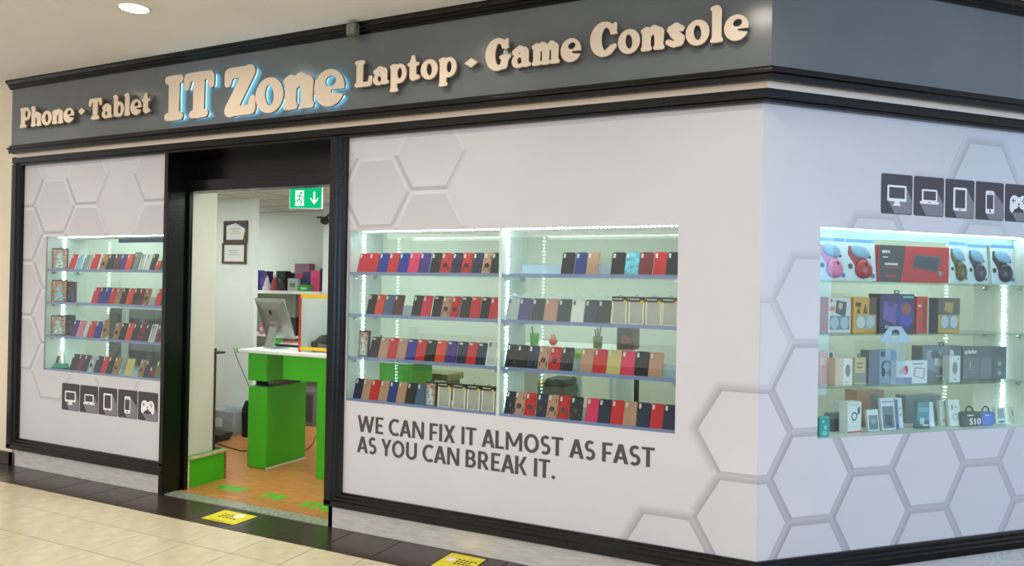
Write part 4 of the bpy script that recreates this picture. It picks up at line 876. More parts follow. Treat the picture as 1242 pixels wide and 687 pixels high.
GLY = {
 'I': foot(.10, .44, .09, .09)+foot(.10, .44, .91, .09)+line([(.27, 0.149, .145), (.27, 0.857, .145)]),
 'T': foot(.24, .58, .085, .085)+line([(.41, 0.149, .145), (.41, 0.857, .145)])+foot(.12, .70, .91, .09)+line([(.10, 0.880, .10), (.075, 0.700, .075)])+line([(.72, 0.880, .10), (.745, 0.700, .075)]),
 'Z': line([(.14, 0.890, .11), (.60, 0.890, .11)])+line([(.62, 0.880, .14), (.16, 0.130, .15)])+line([(.12, 0.100, .10), (.66, 0.100, .10)])+line([(.11, 0.870, .11), (.08, 0.680, .075)])+line([(.68, 0.120, .10), (.70, 0.320, .075)]),
 'o': [('e', .33, .34, .33, .36, 0), ('-e', .33, .34, .105, .215, .12)],
 'n': line([(.17, 0.129, .125), (.17, 0.560, .13)])+foot(.07, .27)+line([(.06, 0.580, .06), (.17, 0.600, .09)])+NARCH(.20)+foot(.44, .64),
 'm': line([(.17, 0.119, .115), (.17, 0.560, .12)])+foot(.07, .26)+line([(.06, 0.580, .06), (.17, 0.600, .09)])+line([(.20, 0.460, .09), (.36, 0.600, .105), (.47, 0.500, .125), (.47, 0.119, .115)])+line([(.50, 0.460, .09), (.66, 0.600, .105), (.77, 0.500, .125), (.77, 0.119, .115)])+foot(.38, .56)+foot(.68, .87),
 'e': [('e', .33, .34, .33, .36, 0), ('-e', .36, .47, .125, .105, .3), ('-s', (.40, 0.275, .035), (.80, 0.235, .06))],
 'P': line([(.20, 0.139, .135), (.20, 0.867, .135)])+foot(.08, .36, .08, .08)+foot(.08, .40, .92, .08)+[('e', .42, .67, .30, .325, 0), ('-e', .44, .67, .095, .18, 0)],
 'h': line([(.17, 0.129, .125), (.17, 0.877, .125)])+foot(.07, .27)+line([(.06, 0.940, .06), (.17, 0.950, .08)])+NARCH(.20)+foot(.44, .64),
 'a': [('e', .25, .21, .25, .22, .2), ('-e', .27, .22, .075, .11, .2)]+line([(.46, 0.129, .125), (.46, 0.460, .13)])+line([(.11, 0.490, .095), (.28, 0.590, .095), (.44, 0.500, .13)])+line([(.48, 0.080, .08), (.60, 0.080, .065)]),
 'b': line([(.18, 0.129, .125), (.18, 0.877, .125)])+line([(.06, 0.940, .06), (.18, 0.950, .08)])+[('e', .38, .34, .30, .355, 0), ('-e', .40, .33, .095, .20, 0)],
 'l': line([(.18, 0.134, .13), (.18, 0.872, .13)])+foot(.07, .29)+line([(.06, 0.950, .06), (.18, 0.960, .08)]),
 't': line([(.21, 0.160, .13), (.21, 0.620, .13), (.22, 0.860, .07)])+line([(.06, 0.600, .065), (.40, 0.600, .065)])+line([(.24, 0.130, .13), (.42, 0.120, .075)]),
 'L': line([(.20, 0.139, .135), (.20, 0.867, .135)])+foot(.08, .34, .92, .08)+foot(.08, .60, .09, .09)+line([(.63, 0.110, .09), (.66, 0.320, .075)]),
 'p': line([(.17, -.19, .125), (.17, .56, .13)])+foot(.08, .28, -.255, .065)+line([(.06, .60, .06), (.17, .61, .09)])+[('e', .38, .33, .30, .355, 0), ('-e', .40, .34, .095, .20, 0)],
 'C': [('e', .43, .50, .43, .52, 0), ('-e', .50, .50, .145, .34, 0), ('-s', (.60, 0.460, .15), (1.1, 0.460, .16))]+line([(.74, 0.700, .085), (.77, 0.900, .065)])+line([(.60, 0.140, .11), (.76, 0.270, .07)]),
 'G': [('e', .43, .50, .43, .52, 0), ('-e', .48, .50, .13, .34, 0), ('-s', (.58, 0.560, .10), (1.1, 0.580, .11))]+line([(.72, 0.720, .085), (.75, 0.910, .065)])+line([(.66, 0.140, .13), (.70, 0.360, .12)])+line([(.56, 0.400, .065), (.84, 0.400, .065)]),
 's': line([(.46, 0.520, .085), (.30, 0.610, .09), (.15, 0.520, .10), (.26, 0.380, .125), (.42, 0.240, .13), (.40, 0.150, .12), (.24, 0.090, .085), (.08, 0.170, .08)]),
 '.': [('d', .14, .36, .17)],
}
def glyph_loops(ch):
    N = 0.0105; xs = np.arange(-0.12, 1.14, N); zs = np.arange(-0.45, 1.16, N)
    X, Z = np.meshgrid(xs, zs, indexing='ij'); D = np.full(X.shape, 9.0)
    pos = [p for p in GLY[ch] if not p[0].startswith('-')]; neg = [p for p in GLY[ch] if p[0].startswith('-')]
    late = []
    def dist(p):
        k = p[0].lstrip('-')
        if k == 's': return seg(X, Z, p[1], p[2])
        if k == 'e': return ell(X, Z, *p[1:])
        return (np.abs(X-p[1])+np.abs(Z-p[2]))*0.7-p[3]*0.7
    order = GLY[ch]
    seen_neg = False
    if ch in 'CG':
        for p in order:
            d = dist(p); D = np.maximum(D, -d) if p[0].startswith('-') else np.minimum(D, d)
    else:
        for p in pos:
            d = dist(p); k = 0.025; h = np.clip(0.5+0.5*(D-d)/k, 0, 1); D = D*(1-h)+d*h-k*h*(1-h)
        for p in neg: D = np.maximum(D, -dist(p))
    D[0, :] = D[-1, :] = 1; D[:, 0] = D[:, -1] = 1
    segs = {}
    def ip(i, j, i2, j2):
        a, b = D[i, j], D[i2, j2]; t = a/(a-b); return (xs[i]+(xs[i2]-xs[i])*t, zs[j]+(zs[j2]-zs[j])*t)
    ins = D < 0
    act = np.argwhere((ins[:-1, :-1] | ins[1:, :-1] | ins[:-1, 1:] | ins[1:, 1:]) & ~(ins[:-1, :-1] & ins[1:, :-1] & ins[:-1, 1:] & ins[1:, 1:]))
    nxt = {}; P = {}
    for i, j in act:
        c = [(i, j), (i+1, j), (i+1, j+1), (i, j+1)]; cross = []
        for k in range(4):
            a, b = c[k], c[(k+1) % 4]
            if ins[a] != ins[b]:
                key = (min(a, b), max(a, b)); P[key] = ip(*a, *b); cross.append((key, ins[a]))
        outs = [k for k, f in cross if f]; inn = [k for k, f in cross if not f]
        for a, b in zip(outs, inn): nxt[b] = a
    loops = []
    while nxt:
        s = next(iter(nxt)); lp = []; k = s
        while k in nxt:
            lp.append(P[k]); k = nxt.pop(k)
        if len(lp) > 8: loops.append(lp)
    out = []
    for lp in loops:
        a = np.array(lp)
        for _ in range(2): a = (np.roll(a, 1, 0)+2*a+np.roll(a, -1, 0))/4
        keep = [0]; 
        for i in range(1, len(a)-1):
            p, q = a[keep[-1]], a[(i+1) % len(a)]; v = q-p; w = a[keep[-1]+1:i+1]-p
            dev = np.abs(w[:, 0]*v[1]-w[:, 1]*v[0]).max()/(np.hypot(*v)+1e-9)
            if dev > 0.0022: keep.append(i)
        out.append(a[keep])
    return out
GL_CACHE = {}
def glyph(ch):
    if ch not in GL_CACHE: GL_CACHE[ch] = glyph_loops(ch)
    return GL_CACHE[ch]
def letter_mesh(ch, sx, sz, depth, bev, off, name):
    c = bpy.data.curves.new(name, 'CURVE'); c.dimensions = '2D'; c.fill_mode = 'BOTH'
    c.extrude = depth/2-bev; c.bevel_depth = bev; c.bevel_resolution = 1; c.offset = off
    for lp in glyph(ch):
        sp = c.splines.new('POLY'); sp.points.add(len(lp)-1); sp.use_cyclic_u = True
        for i, p in enumerate(lp): sp.points[i].co = (p[0]*sx, p[1]*sz, 0, 1)
    o = bpy.data.objects.new(name, c); COL.objects.link(o); me = bpy.data.meshes.new_from_object(o); bpy.data.objects.remove(o); bpy.data.curves.remove(c)
    me.materials.clear()
    return me
def width(ch): 
    a = np.concatenate(glyph(ch)); return a[:, 0].min(), a[:, 0].max()
def sign_word(word, spoken, x0, x1, zb, cap, group, lit=0, d=0.150, depth=0.024, gap=0.02):
    ws = [width(c) for c in word]; tot = sum(b-a for a, b in ws)+gap*(len(word)-1); sx = (x1-x0)/tot; x = x0
    counts = {}
    for i, ch in enumerate(word):
        counts[ch] = counts.get(ch, 0)+1
        nth = '' if word.count(ch) == 1 else ('first ' if counts[ch] == 1 else 'second ')
        a, b = ws[i]
        nm = ('capital ' if ch.isupper() else '')+ch
        if ch == '.': lab = 'cream diamond dot %s on the grey fascia' % spoken
        else: lab = '%s cream letter %s of the raised word %s' % ('large' if lit else 'small', nth+nm, spoken)
        t = thing('sign_letter' if ch != '.' else 'sign_dot', lab, 'sign letter' if ch != '.' else 'sign dot', FA, (x-a*sx, -d, zb), group)
        me = letter_mesh(ch, sx, cap, depth, 0.004, -0.003, 'letter_face')
        for v in me.vertices: v.co = (v.co.x, -depth/2-v.co.z, v.co.y)
        me.materials.append(M_LETTER); me.materials.append(M_LETTERSIDE); me.update()
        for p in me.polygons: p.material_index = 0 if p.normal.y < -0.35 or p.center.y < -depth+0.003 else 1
        link('letter_face', me, None, t)
        mid = (a+b)/2*sx
        zc = 0.42 if ch == '.' else 0.10
        px_ = mid if ch not in 'aeobC' else mid
        obj('stand_off', MB().box(mid-0.006, mid+0.006, -0.002, d-0.1225, zc*cap-0.006, zc*cap+0.006), tone((60, 56, 54)), t)
        if lit:
            mb_ = letter_mesh(ch, sx, cap, 0.012, 0.0, -0.010, 'back_light')
            for v in mb_.vertices: v.co = (v.co.x, 0.007-v.co.z, v.co.y)
            mb_.update(); link('back_light', mb_, M_CYAN, t)
        x += (b-a+gap)*sx
G1 = 'raised letters on the fascia'
D = 0.150; DF = -(D+0.024)
X = lambda px, py: pa(px, py, DF)[0]
Zf = lambda px, py: pa(px, py, DF)[1]
sign_word('Phone', 'Phone', X(24, 140), X(89.5, 134), Zf(57, 151.5), 0.178, G1)
sign_word('.', 'between the words Phone and Tablet', X(94.5, 134), X(102.5, 134), Zf(98.5, 135)-0.065, 0.18, G1)
sign_word('Tablet', 'Tablet', X(107.5, 130), X(182, 122), Zf(145, 141.3), 0.178, G1)
sign_word('IT', 'IT', X(199.5, 120), X(259, 110), Zf(225, 144.5), 0.352, 'large backlit letters on the fascia', 1)
sign_word('Zone', 'Zone', X(272, 110), X(417.5, 98), Zf(340, 134.5), 0.362, 'large backlit letters on the fascia', 1, gap=0.0)
sign_word('Laptop', 'Laptop', X(430, 88), X(553.5, 80), Zf(480, 100.5), 0.182, G1, gap=0.03)
sign_word('.', 'between the words Laptop and Game', X(563, 76), X(579, 76), Zf(571, 76)-0.065, 0.18, G1)
sign_word('Game', 'Game', X(588.5, 66), X(704.5, 58), Zf(600, 85.5), 0.196, G1, gap=0.025)
sign_word('Console', 'Console', X(715.5, 50), X(908, 32), Zf(810, 58.5), 0.196, G1, gap=0.025)
# little junction box on the top moulding
xj, zj = pa(430, 38, -0.18)
t = thing('junction_box', 'small grey electrical junction box on the top fascia moulding', 'junction box', FA, (xj, -0.173, zj-0.04))
obj('box_body', MB().cbox(-0.04, 0.04, -0.05, 0.0, 0.0, 0.085, 0.006), tone((96, 94, 90)), t)
obj('lid', MB().cbox(-0.034, 0.034, -0.056, -0.048, 0.006, 0.079, 0.003), tone((122, 120, 114)), t)
obj('screw', MB().disc_y(-0.02, -0.058, -0.055, 0.04, 0.005, 8).disc_y(0.02, -0.058, -0.055, 0.04, 0.005, 8), M_CHROME, t)

# ================================================================== RECESSED DOWNLIGHTS
k = 0
for yy in (-0.96, -3.2):
    for xx in (-5.85, -3.83, -2.0, -0.1, 1.85):
        lab = 'round recessed downlight in the mall ceiling above the doorway' if (xx, yy) == (-3.83, -0.96) else 'round recessed downlight in the mall ceiling, %s from left in the %s row' % (ORD[int(round((xx+5.85)/1.93))], 'near' if yy < -2 else 'shop-side')
        t = thing('downlight', lab, 'ceiling light', FA, (xx, yy, 3.52), 'recessed mall downlights')
        rim = MB(); n = 20
        R = [[(r*math.cos(2*math.pi*j/n), r*math.sin(2*math.pi*j/n), z) for j in range(n)] for r, z in ((0.105, -0.001), (0.103, -0.007), (0.090, -0.008), (0.086, -0.001))]
        rim.rings(R+[R[0]], cap=False)
        obj('trim_ring', rim, tone((236, 228, 214), 0.4), t, smooth=True)
        obj('diffuser', MB().lathe([(0.088, -0.003), (0.088, -0.006), (0.06, -0.008)], n=20), M_LAMP, t)
        l = bpy.data.lights.new('downlight_lamp', 'AREA'); l.shape = 'DISK'; l.size = 0.16; l.energy = DL_W; l.color = (1.0, 0.88, 0.74); l.spread = math.radians(150)
        lo = bpy.data.objects.new('downlight_lamp', l); COL.objects.link(lo); lo.parent = t; lo.location = (0, 0, -0.012)

# ================================================================== FLOOR STICKERS
def floor_sign(label, c4):
    cx = sum(p[0] for p in c4)/4; cy = sum(p[1] for p in c4)/4
    t = thing('floor_sticker', label, 'floor sticker', FA, (cx, cy, 0.0), 'yellow floor stickers')
    w = (c4[2][0]-c4[1][0]+c4[3][0]-c4[0][0])/2/2; h = (c4[1][1]-c4[0][1]+c4[2][1]-c4[3][1])/2/2
    obj('black_border', MB().box(-w-0.012, w+0.012, -h-0.012, h+0.012, 0.0002, 0.0012), tone((24, 22, 20)), t)
    obj('yellow_face', MB().box(-w, w, -h, h, 0.0012, 0.0018), tone((240, 226, 30), 0.4), t)
    obj('white_disc', MB().lathe([(w*0.26, 0.0018), (w*0.26, 0.0024)], (-w*0.55 if h > 0.12 and 'second' in label else w*0.30, h*0.40 if 'second' not in label else h*0.2, 0), 16), M_PAPER, t)
    m = MB()
    for r in range(3):
        for q in range(5-r % 2):
            xx = -w*0.45+q*w*0.22+(w*0.25 if 'second' in label else -w*0.1); yy = h*(0.28-0.26*r)
            m.box(xx, xx+w*0.15, yy, yy+h*0.14, 0.0018, 0.0023)
    m.box(-w*0.6, w*0.3, -h*0.86, -h*0.80, 0.0018, 0.0023)
    obj('print_lines', m, tone((50, 46, 20)), t)
floor_sign('yellow distancing sticker with black border on dark tiles before the doorway', [pf(243, 628.5), pf(276, 619), pf(311, 627.5), pf(283, 637.5)])
c = [pf(523, 687), pf(549, 670), pf(590.5, 678)]
floor_sign('second yellow distancing sticker against the skirting under the slogan panel', [c[0], (c[1][0], c[1][1]-0.02), (c[2][0], c[2][1]-0.02), (c[2][0]+0.01, c[0][1])])
# green tape lettering on the wooden floor
t = thing('floor_lettering', 'green tape letters reading mind the step on the wooden floor', 'floor lettering', FA, (-3.8, 0.36, 0.0))
def ftext(body, x0, x1, y0, y1):
    me = text_mesh(body, 'tape_word', 0.045, 0.004); co = np.array([v.co[:] for v in me.vertices]); lo, hi = co.min(0), co.max(0)
    for v in me.vertices:
        p = v.co.copy(); v.co = (x0+3.8+(p.x-lo[0])/(hi[0]-lo[0])*(x1-x0), y0-0.36+(p.y-lo[1])/(hi[1]-lo[1])*(y1-y0), 0.0006+(p.z-lo[2])*0.1)
    me.update(); link('tape_word', me, mat('green_tape', (60, 200, 40), 0.4), t)
ftext('MIND', pf(256, 593)[0], pf(294, 597)[0], 0.34, 0.47)
ftext('THE', pf(312, 602)[0], pf(346, 605)[0], 0.32, 0.45)
ftext('STEP', pf(361, 613)[0], pf(412, 621)[0], 0.28, 0.42)

# ================================================================== INSIDE THE SHOP
# ceiling panel lights; those labelled added brighten the back of the shop
for i, (xx, yy) in enumerate(((-6.9, 1.0), (-5.3, 1.0), (-3.6, 0.75), (-7.5, 2.65), (-0.9, 1.6), (0.7, 2.9), (-4.6, 2.7), (-2.4, 2.4))):
    t = thing('panel_light', 'square ceiling panel light inside the shop, '+('near the left display', 'just inside the doorway', 'above the green counter', 'added as fill left of the pillar', 'behind the right bay', 'behind the corner window', 'added as fill above the middle of the shop', 'added as fill behind the left bay')[i], 'ceiling light', FA, (xx, yy, ZC), 'ceiling panel lights of the shop')
    obj('frame', MB().box(-0.31, 0.31, -0.31, 0.31, -0.012, -0.001), tone((236, 238, 236)), t)
    obj('diffuser', MB().box(-0.29, 0.29, -0.29, 0.29, -0.015, -0.011), M_SHOPLAMP, t)
# green plinth beside the threshold
t = thing('green_plinth', 'low green plinth with worn pale edges just inside the doorway', 'plinth', FA, (-4.622, 0.21, 0))
obj('body', MB().box(0.0, 0.034, 0.0, 0.40, 0.0, 0.235), M_GREEN, t)
obj('cap', MB().cbox(-0.0, 0.048, -0.012, 0.415, 0.235, 0.262, 0.004), mat('worn_pale_wood', (196, 176, 140), 0.6, noise=(18, 0.14)), t)
obj('green_top', MB().box(0.0, 0.034, 0.0, 0.40, 0.262, 0.2635), M_GREEN, t)
obj('corner_bead', MB().box(0.028, 0.040, -0.014, 0.012, 0.0, 0.236), mat('chipped_cream_paint', (214, 196, 160), 0.6, noise=(30, 0.2)), t)
obj('corner_bead', MB().box(0.028, 0.039, 0.392, 0.412, 0.0, 0.236), mat('worn_brown_edge', (130, 92, 52), 0.6, noise=(30, 0.2)), t)
obj('end_face', MB().box(0.0, 0.028, -0.012, 0.0, 0.0, 0.236), mat('chipped_cream_paint', (214, 196, 160), 0.6), t)
# counter
CT = 1.075
t = thing('shop_counter', 'green reception counter with a white top inside the doorway', 'counter', FA, (-4.3, 1.0, 0))
counter = t
def cx(x): return x+4.3
obj('worktop', MB().cbox(cx(-4.84), cx(-2.9), -0.02, 0.66, CT, CT+0.032, 0.004), M_WHITE, t)
obj('upper_box', MB().cbox(cx(-4.745), cx(-4.515), 0.02, 0.46, 0.815, CT, 0.002), M_GREEN, t)
obj('apron', MB().cbox(cx(-4.30), cx(-2.9), 0.0, 0.03, 0.855, CT, 0.002), M_GREEN, t)
obj('support_panel', MB().cbox(cx(-3.90), cx(-2.9), 0.0, 0.028, 0.0, 0.857, 0.002), M_GREEN, t)
obj('back_leg', MB().cbox(cx(-4.70), cx(-4.62), 0.50, 0.58, 0.0, CT, 0.002), M_WHITE, t)
obj('tape_end', MB().box(cx(-4.86), cx(-4.835), -0.015, 0.02, CT-0.005, CT+0.036), M_GREEN, t)
t = thing('green_cabinet', 'tall green cabinet standing under the left end of the counter', 'cabinet', FA, (-4.62, 1.02, 0))
obj('body', MB().cbox(-0.115, 0.112, 0.0, 0.54, 0.006, 0.762, 0.003), M_GREEN, t)
obj('door_leaf', MB().cbox(0.112, 0.118, 0.008, 0.532, 0.02, 0.755, 0.002), M_GREEN, t)
obj('base_trim', MB().box(0.112, 0.122, 0.004, 0.54, 0.0, 0.014), tone((226, 230, 220)), t)
obj('base_feet', MB().box(-0.10, 0.10, 0.02, 0.52, 0.0, 0.006), tone((40, 40, 40)), t)
# black bracket between cabinet and box above
t = thing('cable_tray', 'dark cable tray on top of the green cabinet', 'cable tray', FA, (-4.60, 1.06, 0.763))
obj('tray_base', MB().box(-0.08, 0.09, 0.0, 0.42, 0.0, 0.010), tone((40, 44, 40)), t)
obj('tray_rail', MB().box(-0.08, -0.07, 0.0, 0.42, 0.010, 0.045).box(0.08, 0.09, 0.0, 0.42, 0.010, 0.03), tone((70, 74, 72)), t)
obj('plug_strip', MB().cbox(-0.03, 0.04, 0.10, 0.34, 0.010, 0.045, 0.003), tone((196, 198, 194)), t)
# computer seen from behind
xm = pa(339, 415, 1.28)[0]
t = thing('computer', 'silver all-in-one computer seen from behind on the counter', 'computer', FA, (xm, 1.20, CT+0.0325), rz=-0.25)
sc_ = MB(); tl = 0.34
def scr(x, u, th): return (x, 0.02+0.06-math.sin(tl)*u-th*math.cos(tl), 0.10+math.cos(tl)*u-th*math.sin(tl))
w = 0.25
sc_.rings([[scr(x*k, 0.19+(u-0.19)*k, th) for x, u in rrect(-w, w, 0.0, 0.40, 0.012)] for th, k in ((0.0, 1.0), (0.008, 1.0), (0.022, 0.86), (0.032, 0.5))])
obj('screen_housing', sc_, M_ALU, t)
obj('glass_front', MB().rings([[scr(x, u, th) for x, u in rrect(-w+0.004, w-0.004, 0.004, 0.396, 0.01)] for th in (-0.003, 0.0)]), tone((20, 20, 22), 0.1), t)
obj('logo', MB().rings([[scr(0.022*math.cos(q*math.pi/7), 0.27+0.026*math.sin(q*math.pi/7), th) for q in range(14)] for th in (0.026, 0.036)]), tone((22, 22, 24), 0.3), t)
obj('stand_arm', MB().rings([[(-0.07, -0.045, 0.004), (0.07, -0.045, 0.004), (0.07, -0.055, 0.010), (-0.07, -0.055, 0.010)], [(-0.06, 0.005, 0.20), (0.06, 0.005, 0.20), (0.06, -0.010, 0.205), (-0.06, -0.010, 0.205)], [(-0.05, 0.0, 0.24), (0.05, 0.0, 0.24), (0.05, -0.02, 0.24), (-0.05, -0.02, 0.24)]]), M_ALU, t)
obj('stand_foot', MB().cbox(-0.09, 0.09, -0.06, 0.12, 0.0, 0.008, 0.003), M_ALU, t)
# papers, black tray, red booklet and green box on the counter
def px_thing(name, label, cat, px, y, z, group=None, rz=0.0):
    return thing(name, label, cat, FA, (pa(px, 420, y)[0], y, z), group, rz=rz)
t = px_thing('document_tray', 'black document tray under papers beside the computer', 'tray', 358, 1.51, CT+0.0325)
obj('tray_body', MB().rings([[(-0.15, -0.10, 0), (0.15, -0.10, 0), (0.15, 0.12, 0), (-0.15, 0.12, 0)], [(-0.17, -0.12, 0.022), (0.17, -0.12, 0.022), (0.17, 0.14, 0.022), (-0.17, 0.14, 0.022)]]), tone((26, 26, 28)), t)
obj('paper_sheets', MB().box(-0.12, 0.14, -0.09, 0.11, 0.022, 0.030), M_PAPER, t)
t = px_thing('booklet', 'red booklet lying on the papers beside the computer', 'booklet', 355, 1.48, CT+0.063, rz=0.2)
obj('pages', MB().box(-0.09, 0.09, -0.06, 0.06, 0.0, 0.012), M_PAPER, t); obj('cover', MB().box(-0.092, 0.092, -0.062, 0.062, 0.012, 0.016), tone((196, 40, 44)), t)
t = px_thing('card_box', 'small green card box on the counter behind the computer stand', 'box', 336, 1.50, CT+0.032)
obj('body', MB().cbox(-0.05, 0.05, -0.03, 0.03, 0.0, 0.07, 0.002), tone((80, 176, 70)), t); obj('lid', MB().cbox(-0.053, 0.053, -0.033, 0.033, 0.055, 0.076, 0.002), tone((66, 150, 58)), t)
# counter screen with coloured tape
xs0 = pa(364, 400, 1.06)[0]
t = thing('counter_screen', 'clear counter screen edged with red and yellow tape', 'screen', FA, (xs0, 1.06, CT+0.0325))
zs = pa(364, 357, 1.06)[1]-CT-0.032
obj('clear_pane', MB().box(0.0, 0.75, 0.0, 0.006, 0.03, zs), M_FRONTGLASS, t)
obj('yellow_tape', MB().box(0.0, 0.75, -0.002, 0.008, zs-0.035, zs), tone((232, 190, 36)), t)
obj('yellow_tape', MB().box(0.0, 0.75, -0.002, 0.008, 0.02, 0.05), tone((232, 190, 36)), t)
obj('red_tape', MB().box(-0.014, 0.004, -0.004, 0.010, 0.0, zs), tone((206, 58, 40)), t)
obj('side_pane', MB().box(0.0, 0.006, 0.008, 0.40, 0.0, zs), film('frosted_side_pane', (232, 236, 236), 0.75), t)
t = thing('printer', 'black flatbed printer behind the taped counter screen', 'printer', FA, (xs0+0.33, 1.34, CT+0.0325))
obj('body', MB().rings([[(-0.30, -0.16, 0.0), (0.30, -0.16, 0.0), (0.30, 0.16, 0.0), (-0.30, 0.16, 0.0)], [(-0.30, -0.16, 0.09), (0.30, -0.16, 0.09), (0.30, 0.16, 0.12), (-0.30, 0.16, 0.12)]]), tone((14, 14, 16), 0.4), t)
obj('lid', MB().rings([[(-0.29, -0.13, 0.094), (0.29, -0.13, 0.094), (0.29, 0.16, 0.121), (-0.29, 0.16, 0.121)], [(-0.26, -0.08, 0.145), (0.26, -0.08, 0.145), (0.26, 0.15, 0.16), (-0.26, 0.15, 0.16)]]), tone((22, 22, 24), 0.3), t)
obj('glass_panel', MB().box(-0.22, -0.02, -0.1625, -0.16, 0.03, 0.075), tone((110, 116, 118), 0.2), t)
# framed certificates on the pillar
def frame_pic(label, px0, px1, py0, py1, angled):
    y = 2.318; xa, zt_ = pa(px0, py0, y); xb, zb_ = pa(px1, py1, y); w = (xb-xa)/2; h = zt_-zb_
    t = thing('certificate_frame', label, 'picture frame', FA, ((xa+xb)/2, y, zb_), 'framed certificates on the pillar')
    f = 0.024
    for n_, b in (('frame_rail', (-w, w, 0, f)), ('frame_rail', (-w, w, h-f, h)), ('frame_stile', (-w, -w+f, f, h-f)), ('frame_stile', (w-f, w, f, h-f))):
        obj(n_, MB().box(b[0], b[1], -0.022, 0.0, b[2], b[3]), mat('walnut_frame', (92, 70, 50), 0.4, noise=(20, 0.15)), t)
    obj('mount', MB().box(-w+f, w-f, -0.008, 0.0, f, h-f), tone((70, 76, 120)) if angled else M_PAPER, t)
    if angled:
        obj('certificate_paper', MB().prism([(-w+f+0.01, f+0.012), (w*0.62, f+0.012), (w-f-0.01, h*0.62), (0, h-f-0.004), (-w+f+0.01, h*0.78)], -0.0095, -0.008), M_PAPER, t)
        obj('brown_corner', MB().prism([(w*0.62, f), (w-f, f), (w-f, h-f), (w*0.5, h-f), (w-f-0.01, h*0.62)][:3]+[(w-f-0.008, h*0.7)], -0.0092, -0.008), tone((110, 84, 62)), t)
    m = MB()
    for q, (k0, k1) in enumerate(((-.5, .4), (-.35, .25), (-.45, .45))): m.box(w*k0, w*k1, -0.0105, -0.0090 if angled else -0.0078, h*(0.62-0.1*q), h*(0.64-0.1*q))
    obj('print_lines', m, tone((130, 130, 140)), t)
frame_pic('brown framed certificate with folded-corner mount, upper on the pillar', 273, 300.5, 268.5, 294.5, True)
frame_pic('brown framed certificate on plain white, lower on the pillar', 271, 299, 295, 320, False)
# exit sign
r_ = ray(371, 240); P = CAM+r_*7.0; we = 38.5/FPX*7.0/2; he = 25/FPX*7.0/2
t = thing('exit_sign', 'lit green emergency exit sign hanging from the shop ceiling', 'exit sign', FA, (P[0], P[1], P[2]-he), rz=0.42)
obj('sign_housing', MB().cbox(-we-0.008, we+0.008, 0.0, 0.03, -0.008, 2*he+0.01, 0.004), tone((214, 226, 220)), t)
obj('green_face', MB().box(-we, we, -0.002, 0.001, 0.0, 2*he), emat('exit_green_glow', (20, 200, 130), 0.95), t)
obj('white_door', MB().box(-we*0.66, -we*0.12, -0.004, -0.001, he*0.2, he*1.7), emat('exit_white_glow', (235, 255, 245), 1.1), t)
rm = MB(); K_ = lambda a, b: (we*a, he*b)
def limb(p, q, r): rm.prism([(p[0]-r, p[1]), (p[0], p[1]-r), (q[0]+r*0.2, q[1]-r), (q[0]+r, q[1]), (q[0], q[1]+r), (p[0]-r*0.2, p[1]+r)], -0.006, -0.003)
rm.disc_y(we*-.30, -0.006, -0.003, he*1.45, he*.12, 10)
for a, b, r in (((-.34, 1.25), (-.42, .85), .1), ((-.42, .85), (-.25, .6), .08), ((-.25, .6), (-.34, .32), .07), ((-.42, .85), (-.58, .62), .07), ((-.58, .62), (-.72, .55), .06), ((-.34, 1.22), (-.18, 1.0), .06), ((-.36, 1.22), (-.54, 1.1), .06)): limb(K_(*a), K_(*b), r*he)
obj('running_figure', rm, emat('exit_green_glow', (20, 200, 130), 0.95), t)
obj('down_arrow', MB().prism([(we*.36, he*.95), (we*.48, he*.95), (we*.48, he*1.6), (we*.60, he*1.6), (we*.60, he*.95), (we*.72, he*.95)][2:4]+[(we*.60, he*.6), (we*.48, he*.6)], -0.004, -0.001).prism([(we*.30, he*.85), (we*.54, he*.35), (we*.78, he*.85), (we*.78, he*1.05), (we*.54, he*.62), (we*.30, he*1.05)], -0.004, -0.001), emat('exit_white_glow', (235, 255, 245), 1.1), t)
obj('hanger_rod', MB().box(-we*0.7, -we*0.7+0.012, 0.01, 0.02, 2*he, ZC-P[2]+he).box(we*0.7-0.012, we*0.7, 0.01, 0.02, 2*he, ZC-P[2]+he), M_CHROME, t)
# cctv camera
xk, zk = pa(394, 268, 3.2)
t = thing('security_camera', 'small black security camera high on the right of the doorway view', 'camera', FA, (xk, 3.2, zk))
obj('housing', MB().blob((0, 0, 0), 0.05, 0.07, 0.05), tone((22, 22, 24), 0.3), t, smooth=True)
obj('visor', MB().box(-0.05, 0.04, -0.10, 0.0, 0.03, 0.045), tone((22, 22, 24), 0.4), t)
obj('mount_arm', MB().tube([(0, 0, 0.03), (0.05, 0.05, 0.10), (0.09, 0.13, 0.13)], 0.014), tone((30, 30, 30)), t)
# white corner post and partition right of the shelf
xp = pa(391, 340, 3.25)[0]
struct('wall_post', MB().box(xp, xp+0.5, 3.25, YBK, 0, ZC), M_WHITE, label='white boxed post at the back of the shop')
# back shelf unit
xs, zs_ = pa(305, 352, 3.35); xe = pa(391, 352, 3.35)[0]
t = thing('shelf_unit', 'white wall shelving at the back of the shop above the computer', 'shelf', FA, (xs-0.4, 3.35, 0))
Wd = xe-xs+0.38
obj('shelf_board', MB().box(0, Wd, 0, 0.42, zs_-0.04, zs_), M_WHITE, t)
obj('shelf_board', MB().box(0, Wd, 0.05, 0.42, zs_-0.62, zs_-0.595), M_WHITE, t)
obj('shelf_board', MB().box(0, Wd, 0.05, 0.42, 0.55, 0.575), M_WHITE, t)
for q in (0.02, Wd*0.55, Wd-0.04): obj('upright', MB().box(q, q+0.025, 0.30, 0.42, 0.0, zs_-0.04), mat('pale_grey_upright', (180, 190, 184), 0.5), t)
obj('back_panel', MB().box(0, Wd, 0.42, 0.435, 0.0, zs_-0.04), mat('smoky_back_panel', (158, 170, 160), 0.4, noise=(2, 0.05)), t)
GS = 'goods on the back shelf'
